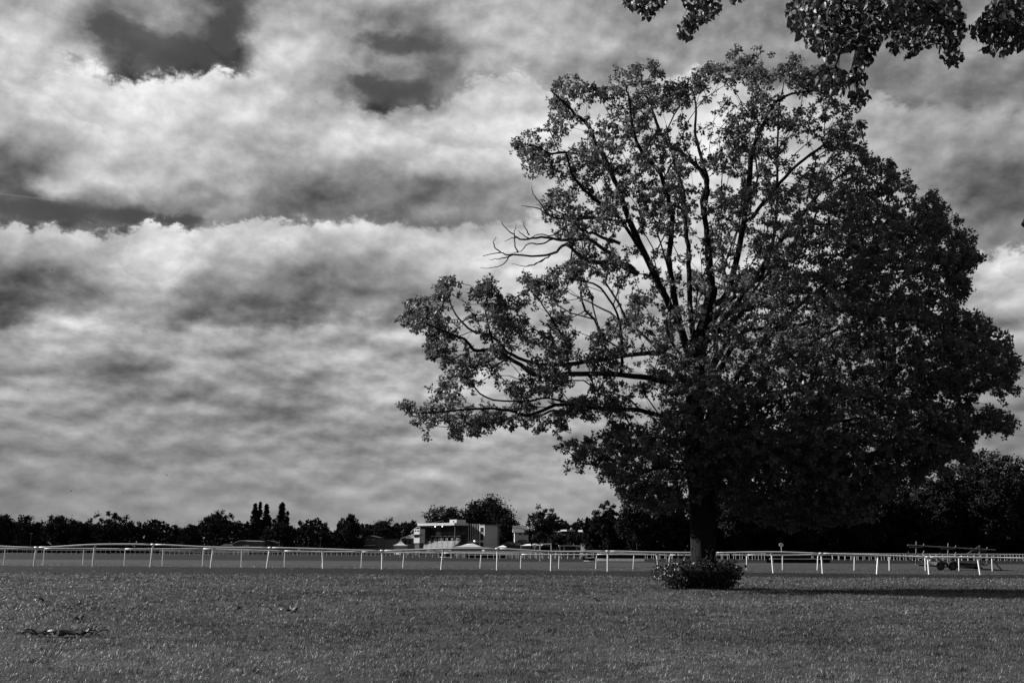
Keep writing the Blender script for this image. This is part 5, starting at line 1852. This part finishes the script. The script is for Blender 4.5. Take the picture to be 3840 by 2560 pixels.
    MB().prism(disc, (0, .04, 0)).build('disc', M_STEEL, o)

    # pipe trailer behind the rails on the right
    Y = 70.0
    c8 = lambda x, y: (3350 + x / 4.8, 2000 + y / 4.8)
    Q = lambda x, y, d=0.0: W(*c8(x, y), Y) + Vector((0, d, 0))
    cen = Q(960, 660)
    o = empty('pipe_trailer', (cen.x, Y, 0), 'low dark two-wheeled trailer with tall racks carrying a long pipe', 'trailer')
    for xs, (yt, yb) in (((403, 425), (140, 560)), ((978, 998), (170, 580)), ((1545, 1565), (215, 600))):
        for dd in (0.0,):
            for x in xs:
                MB().tube([Q(x, yb, dd), Q((xs[0] + xs[1]) / 2 + (x - xs[0]) * .4 - 4, yt, dd)], .028, 5).build('upright', M_STEEL, o)
    # arms: two tiers
    for (xm, ys) in ((415, (245, 370)), (988, (275, 395)), (1555, (305, 420))):
        for y in ys:
            b = MB()
            b.tube([Q(xm - 150, y - 48), Q(xm - 110, y), Q(xm + 105, y + 3), Q(xm + 140, y - 60)], .03, 5)
            b.build('cradle_arm', M_STEEL, o)
    MB().tube([Q(255, 205), Q(700, 232), Q(1250, 262), Q(1838, 294)], .045, 8).build('pipe', M_STEEL, o)
    MB().tube([Q(1300, 380), Q(1550, 222)], .025, 5).build('brace', M_STEEL, o)
    MB().tube([Q(255, 420), Q(320, 490), Q(400, 505)], .035, 5).build('brace', M_DARKSTEEL, o)
    MB().tube([Q(550, 450), Q(505, 520)], .04, 5).build('brace', M_DARKSTEEL, o)
    MB().tube([Q(770, 425), Q(985, 580)], .045, 5).build('brace', M_DARKSTEEL, o)
    MB().tube([Q(1230, 420), Q(1090, 525)], .045, 5).build('brace', M_DARKSTEEL, o)
    MB().tube([Q(1780, 460), Q(1945, 648)], .05, 5).build('drawbar_strut', M_DARKSTEEL, o)
    p0, p1 = Q(790, 505), Q(1690, 548)
    MB().prism([p0, p1, p1 + Vector((0, 0, -.09)), p0 + Vector((0, 0, -.09))], (0, 1.5, 0)).build('deck', M_DARKSTEEL, o)
    p0, p1 = Q(450, 548), Q(2190, 662)
    MB().prism([p0, p1, p1 + Vector((0, 0, -.07)), p0 + Vector((0, 0, -.11))], (0, .12, 0)).build('chassis_beam', M_DARKSTEEL, o)
    p0, p1, p2, p3 = Q(1200, 520), Q(1560, 560), Q(1600, 640), Q(1400, 600)
    MB().prism([p0, p1, p2, p3, Q(1180, 590)], (0, 1.2, 0)).build('load_of_pipes', M_DARKSTEEL, o)
    MB().prism([Q(1450, 590), Q(1600, 600), Q(1610, 632), Q(1450, 632)], (0, 1.0, 0)).build('tool_box', M_DARKSTEEL, o)
    MB().tube([Q(1660, 560), Q(1695, 505)], .04, 5).build('end_stop', M_DARKSTEEL, o)
    for (x, d) in ((862, .15), (1062, -.05)):
        ct = Q(x, 605, d)
        R = 0.275
        w = MB()
        prof = [(R * .55, -.14), (R * .9, -.15), (R, -.10), (R, .10), (R * .9, .15), (R * .55, .14)]
        v, f = [], []
        k = 24
        for r_, yy in prof:
            for j in range(k):
                q = 2 * math.pi * j / k
                v.append((ct.x + r_ * math.cos(q), ct.y + yy, R + 0.0 + r_ * math.sin(q)))
        for i in range(len(prof) - 1):
            for j in range(k):
                f.append((i * k + j, i * k + (j + 1) % k, (i + 1) * k + (j + 1) % k, (i + 1) * k + j))
        wh = w.add(v, f).build('tyre', M_RUBBER, o, smooth=True)
        disc = [(ct.x + R * .56 * math.cos(q), ct.y - .1, R + R * .56 * math.sin(q)) for q in np.linspace(0, 2 * math.pi, 16, endpoint=False)]
        MB().prism(disc, (0, .2, 0)).build('hub', M_DARKSTEEL, wh)
        fd = [(ct.x + (R + .05) * math.cos(q), ct.y - .2, R + (R + .05) * math.sin(q)) for q in np.linspace(R_(15), R_(165), 10)]
        fd2 = [(ct.x + (R + .075) * math.cos(q), ct.y - .2, R + (R + .075) * math.sin(q)) for q in np.linspace(R_(165), R_(15), 10)]
        MB().prism(fd + fd2, (0, .4, 0)).build('mudguard', M_DARKSTEEL, o)
    # white folded barriers lying behind the trailer
    Yb = 96
    P = lambda x, y: W(*c8(x, y), Yb)
    o = empty('stacked_rail', (P(750, 530).x, Yb, 0), 'white spare rail pieces lying behind the pipe trailer', 'rail', 'white racecourse rails')
    for (pts) in ([(480, 436), (640, 432), (860, 445)], [(650, 440), (900, 452), (1040, 462)], [(905, 440), (1100, 432), (1320, 436)]):
        MB().tube([P(*p) for p in pts], .05, 6).build('rail', M_WHITE, o)
    MB().tube([P(600, 530), P(640, 520), P(700, 536), P(790, 534)], .035, 5).build('foot', M_WHITE, o)
    MB().tube([P(640, 520), P(655, 440)], .035, 5).build('post', M_WHITE, o)
    MB().tube([P(855, 530), P(862, 445)], .035, 5).build('post', M_WHITE, o)


build_course()


# ------------------------------------------------------------------ grass
def build_grass():
    rng = np.random.default_rng(21)
    M = bpy.data.materials.new('grass_blade')
    M.use_nodes = True
    g = NG(M.node_tree)
    g.n.clear()
    out = g.node('ShaderNodeOutputMaterial')
    b = g.node('ShaderNodeBsdfPrincipled')
    b.inputs['Roughness'].default_value = 0.5
    b.inputs['Specular IOR Level'].default_value = 0.3
    at = g.node('ShaderNodeAttribute')
    at.attribute_name = 'tone'
    g.l.new(at.outputs['Fac'], b.inputs['Base Color'])
    tr = g.node('ShaderNodeBsdfTranslucent')
    g.l.new(at.outputs['Fac'], tr.inputs['Color'])
    mx = g.node('ShaderNodeMixShader')
    mx.inputs[0].default_value = 0.25
    g.l.new(b.outputs[0], mx.inputs[1])
    g.l.new(tr.outputs[0], mx.inputs[2])
    g.l.new(mx.outputs[0], out.inputs['Surface'])
    # (y0, y1, blades per m2, length, width)
    zones = [(5.5, 9, 1800, .056, .0055), (9, 13, 1400, .058, .007), (13, 18, 850, .06, .0095), (18, 26, 480, .072, .012), (26, 36, 230, .078, .018), (36, 46, 120, .085, .024), (46, 53, 16, .05, .02), (55, 80, 30, .05, .03)]
    Vs, Fs, Ts = [], [], []
    nv = 0
    for (y0, y1, dn, ln, wd) in zones:
        hw1 = 0.60 * y1 + 2.0
        n = int(dn * (y1 - y0) * 2 * hw1)
        y = rng.uniform(y0, y1, n)
        x = rng.uniform(-hw1, hw1, n)
        ok = np.abs(x) < 0.60 * y + 2.0
        x, y = x[ok], y[ok]
        patch = fbm(x * 0.55, y * 0.55, 41, 4)
        clump = fbm(x * 3.1, y * 3.1, 43, 3)
        pr = np.clip(0.35 + 1.6 * (clump - 0.3), 0.15, 1)
        ok = rng.random(len(x)) < pr
        x, y, patch, clump = x[ok], y[ok], patch[ok], clump[ok]
        # turf is thin in the dark trampled tufts and under the tree's shrub
        n = len(x)
        L = 0.8 * ln * rng.uniform(.45, 1.25, n) * (0.65 + 0.9 * clump)
        tall = rng.random(n) < 0.02
        L = np.where(tall, L * 1.6, L)
        a = rng.uniform(0, 2 * math.pi, n)
        lean = rng.uniform(.2, 1.35, n)
        dx = np.cos(a) * lean * .8 + 0.22
        dyv = np.sin(a) * lean * .75 - 0.05
        z = ground_z(x, y)
        base = np.stack([x, y, z - .004], -1)
        tip = base + np.stack([dx * L, dyv * L, L * (0.92 - .42 * lean)], -1)
        midp = (base + tip) / 2 + np.stack([-dx * L * .18, -dyv * L * .18, L * .16], -1)
        wa = rng.uniform(0, math.pi, n)
        w = np.stack([np.cos(wa), np.sin(wa) * .6, rng.normal(scale=.2, size=n)], -1) * (wd * rng.uniform(.5, 1.0, n))[:, None]
        patch = patch + 0.7 * (fbm(x * 0.07 + 3, y * 0.22, 61, 3) - 0.5)
        tuft = fbm(x * 7.0, y * 7.0, 57, 2)
        dead = rng.random(n) < 0.03 + 0.06 * (patch > .58)
        tone = (0.049 + 0.066 * rng.random(n)) * np.maximum(0.2, 0.15 + 1.7 * patch) * np.maximum(0.12, -0.35 + 2.7 * tuft)
        tone = np.where(dead, 0.14 + .12 * rng.random(n), tone)
        if y0 < 18:
            V = np.stack([base - w * .6, base + w * .6, midp - w * .5, midp + w * .5, tip], 1).reshape(-1, 3)
            k = np.arange(n)[:, None] * 5 + nv
            F = np.concatenate([k + np.array([[0, 1, 3]]), k + np.array([[0, 3, 2]]), k + np.array([[2, 3, 4]])], 0)
            T = np.repeat(tone, 5)
        else:
            V = np.stack([base - w, base + w, tip], 1).reshape(-1, 3)
            F = np.arange(n)[:, None] * 3 + np.array([[0, 1, 2]]) + nv
            T = np.repeat(tone, 3)
        Vs.append(V)
        Fs.append(F)
        Ts.append(T)
        nv += len(V)
    F = np.concatenate(Fs)
    o = np_mesh('grass', np.concatenate(Vs), F, M, None, np.concatenate(Ts), kind='stuff')
    tag(o, 'short wind-combed grass covering the foreground field', 'grass')


build_grass()


# ------------------------------------------------------------------ weeds, twigs and birds on the grass
def build_weeds():
    rng = np.random.default_rng(3)
    # broad dock leaf, lying along +x, 1 long
    me = bpy.data.meshes.new('leaf')
    v, f = [], []
    k = 7
    for i in range(k):
        t = i / (k - 1)
        w = 0.17 * math.sin(math.pi * min(1, t * .92 + .06)) ** .8
        zc = 0.42 * math.sin(t * 2.2) * .6 - .12 * t * t
        v += [(t, -w, zc + .05 + .02 * math.sin(t * 17)), (t, 0, zc), (t, w, zc + .05 + .02 * math.cos(t * 15))]
    for i in range(k - 1):
        a = i * 3
        f += [(a, a + 1, a + 4, a + 3), (a + 1, a + 2, a + 5, a + 4)]
    me.from_pydata(v, [], f)
    me.materials.append(M_WEED)
    me.shade_smooth()

    def weed(px, py, n, size, spread, lab, up=.5):
        d = ray(px, py)
        t = -HC / d.z
        c = Vector((d.x * t, d.y * t, 0))
        c.z = gz(c.x, c.y)
        o = empty('weed', c, lab, 'weed', 'broad-leaved weeds in the grass')
        for i in range(n):
            lf = bpy.data.objects.new('leaf', me)
            COL.objects.link(lf)
            lf.parent = o
            s = size * rng.uniform(.6, 1.15)
            lf.scale = (s, s, s * rng.uniform(.7, 1.2))
            lf.location = (rng.uniform(-spread, spread), rng.uniform(-.12, .12), .015)
            lf.rotation_euler = (rng.normal(scale=.5), -rng.uniform(0.0, up), rng.uniform(0, 2 * math.pi))
    weed(215, 2386, 34, .20, .48, 'wide flattened dock plant lying in the grass at lower left', .25)
    weed(290, 2335, 7, .10, .07, 'small upright weed just behind the flattened dock plant', 1.0)
    weed(1065, 2300, 10, .17, .22, 'low leafy weed left of centre, right one of a pair', .7)
    weed(905, 2296, 3, .17, .10, 'two pointed leaves standing up left of the low leafy weed', 1.2)
    weed(330, 2268, 6, .14, .15, 'little dark weed in the left grass below the third post', .5)
    weed(1480, 2266, 5, .13, .08, 'small dark weed clump in the centre-left grass', .5)
    weed(1785, 2272, 4, .12, .10, 'small curled weed in the middle of the grass', .6)
    weed(2265, 2256, 7, .18, .14, 'dark rounded tuft left of the shrub', .35)
    weed(125, 2255, 7, .14, .25, 'flat dark weed near the left edge of the grass', .4)
    # fallen twig
    d = ray(3462, 2312)
    t = -HC / d.z
    c = Vector((d.x * t, d.y * t, 0))
    c.z = gz(c.x, c.y)
    o = empty('fallen_twig', c, 'dark forked twig sticking out of the grass at lower right', 'twig')
    b = MB()
    b.tube([c + Vector((.01, 0, -.02)), c + Vector((0, 0, .10)), c + Vector((-.03, 0, .19))], [.009, .007, .004], 5)
    b.tube([c + Vector((0, 0, .09)), c + Vector((.05, 0, .14)), c + Vector((.11, .02, .17))], [.012, .008, .004], 5)
    b.tube([c + Vector((0, 0, .01)), c + Vector((.07, .05, .0)), c + Vector((.14, .08, .01))], [.008, .006, .003], 5)
    b.build('stick', M_TWIG, o)

    def ground_bird(px, py, s, face, lab):
        d = ray(px, py)
        t = -HC / d.z
        c = Vector((d.x * t, d.y * t, 0))
        c.z = gz(c.x, c.y) + .02
        o = empty('crow', c, lab, 'bird', 'black birds on the grass')
        b = MB()
        prof = [(-.24, .11, .012), (-.15, .12, .03), (-.07, .135, .055), (.02, .155, .062), (.08, .185, .045), (.11, .215, .034), (.14, .235, .032), (.165, .232, .02), (.215, .225, .003)]
        b.tube([c + Vector((x * face * s, 0, z * s)) for x, z, r in prof], [r * s for x, z, r in prof], 8)
        b.build('body', M_BIRD, o, smooth=True)
        for q in (-.02, .02):
            MB().tube([c + Vector((0, q * s, .1 * s)), c + Vector((.01 * face, q * s, -.03))], .006 * s, 4).build('leg', M_BIRD, o)
    ground_bird(2890, 2183, .42, -1, 'black crow on the grass right of the shrub')
    ground_bird(1906, 2124, .5, 1, 'right one of two black birds on the track before the grandstand')
    ground_bird(1881, 2123, .42, -1, 'left one of two black birds on the track before the grandstand')

    def fly(px, py, Y, span, bank, lab, m=M_BIRD):
        c = W(px, py, Y)
        o = empty('flying_bird', c, lab, 'bird', 'birds in flight')
        b = MB()
        b.tube([c + Vector((-.22 * span, 0, 0)), c + Vector((0, 0, .01)), c + Vector((.22 * span, 0, 0))], [.01, .06 * span, .01], 6)
        b.build('body', m, o)
        for sgn in (-1, 1):
            w = MB()
            r = c
            el = c + Vector((.04 * span, sgn * .12 * span, .14 * span + sgn * bank * .1))
            tp = c + Vector((-.05 * span, sgn * .3 * span, .30 * span + sgn * bank * .3))
            w.add([r + Vector((.1 * span, 0, 0)), r + Vector((-.1 * span, 0, 0)), el + Vector((-.09 * span, 0, 0)), el + Vector((.08 * span, 0, 0)), tp], [(0, 1, 2, 3), (3, 2, 4)])
            w.build('wing', m, o)
    fly(1956, 1934, 260, .9, .2, 'pale gull flying right of the big skyline tree', M_BIRDW)
    fly(196, 1013, 120, .45, .3, 'tiny dark bird high in the left sky')
    fly(384, 1101, 130, .4, -.2, 'tiny dark bird lower right of the high left bird')
    fly(104, 1462, 150, .5, .1, 'tiny dark bird low at the left edge of the sky')
    fly(625, 1782, 160, .6, .2, 'tiny dark bird low in the sky left of the poplars')
    fly(267, 1841, 170, .6, -.2, 'tiny dark bird just above the knobbed left tree')


build_weeds()
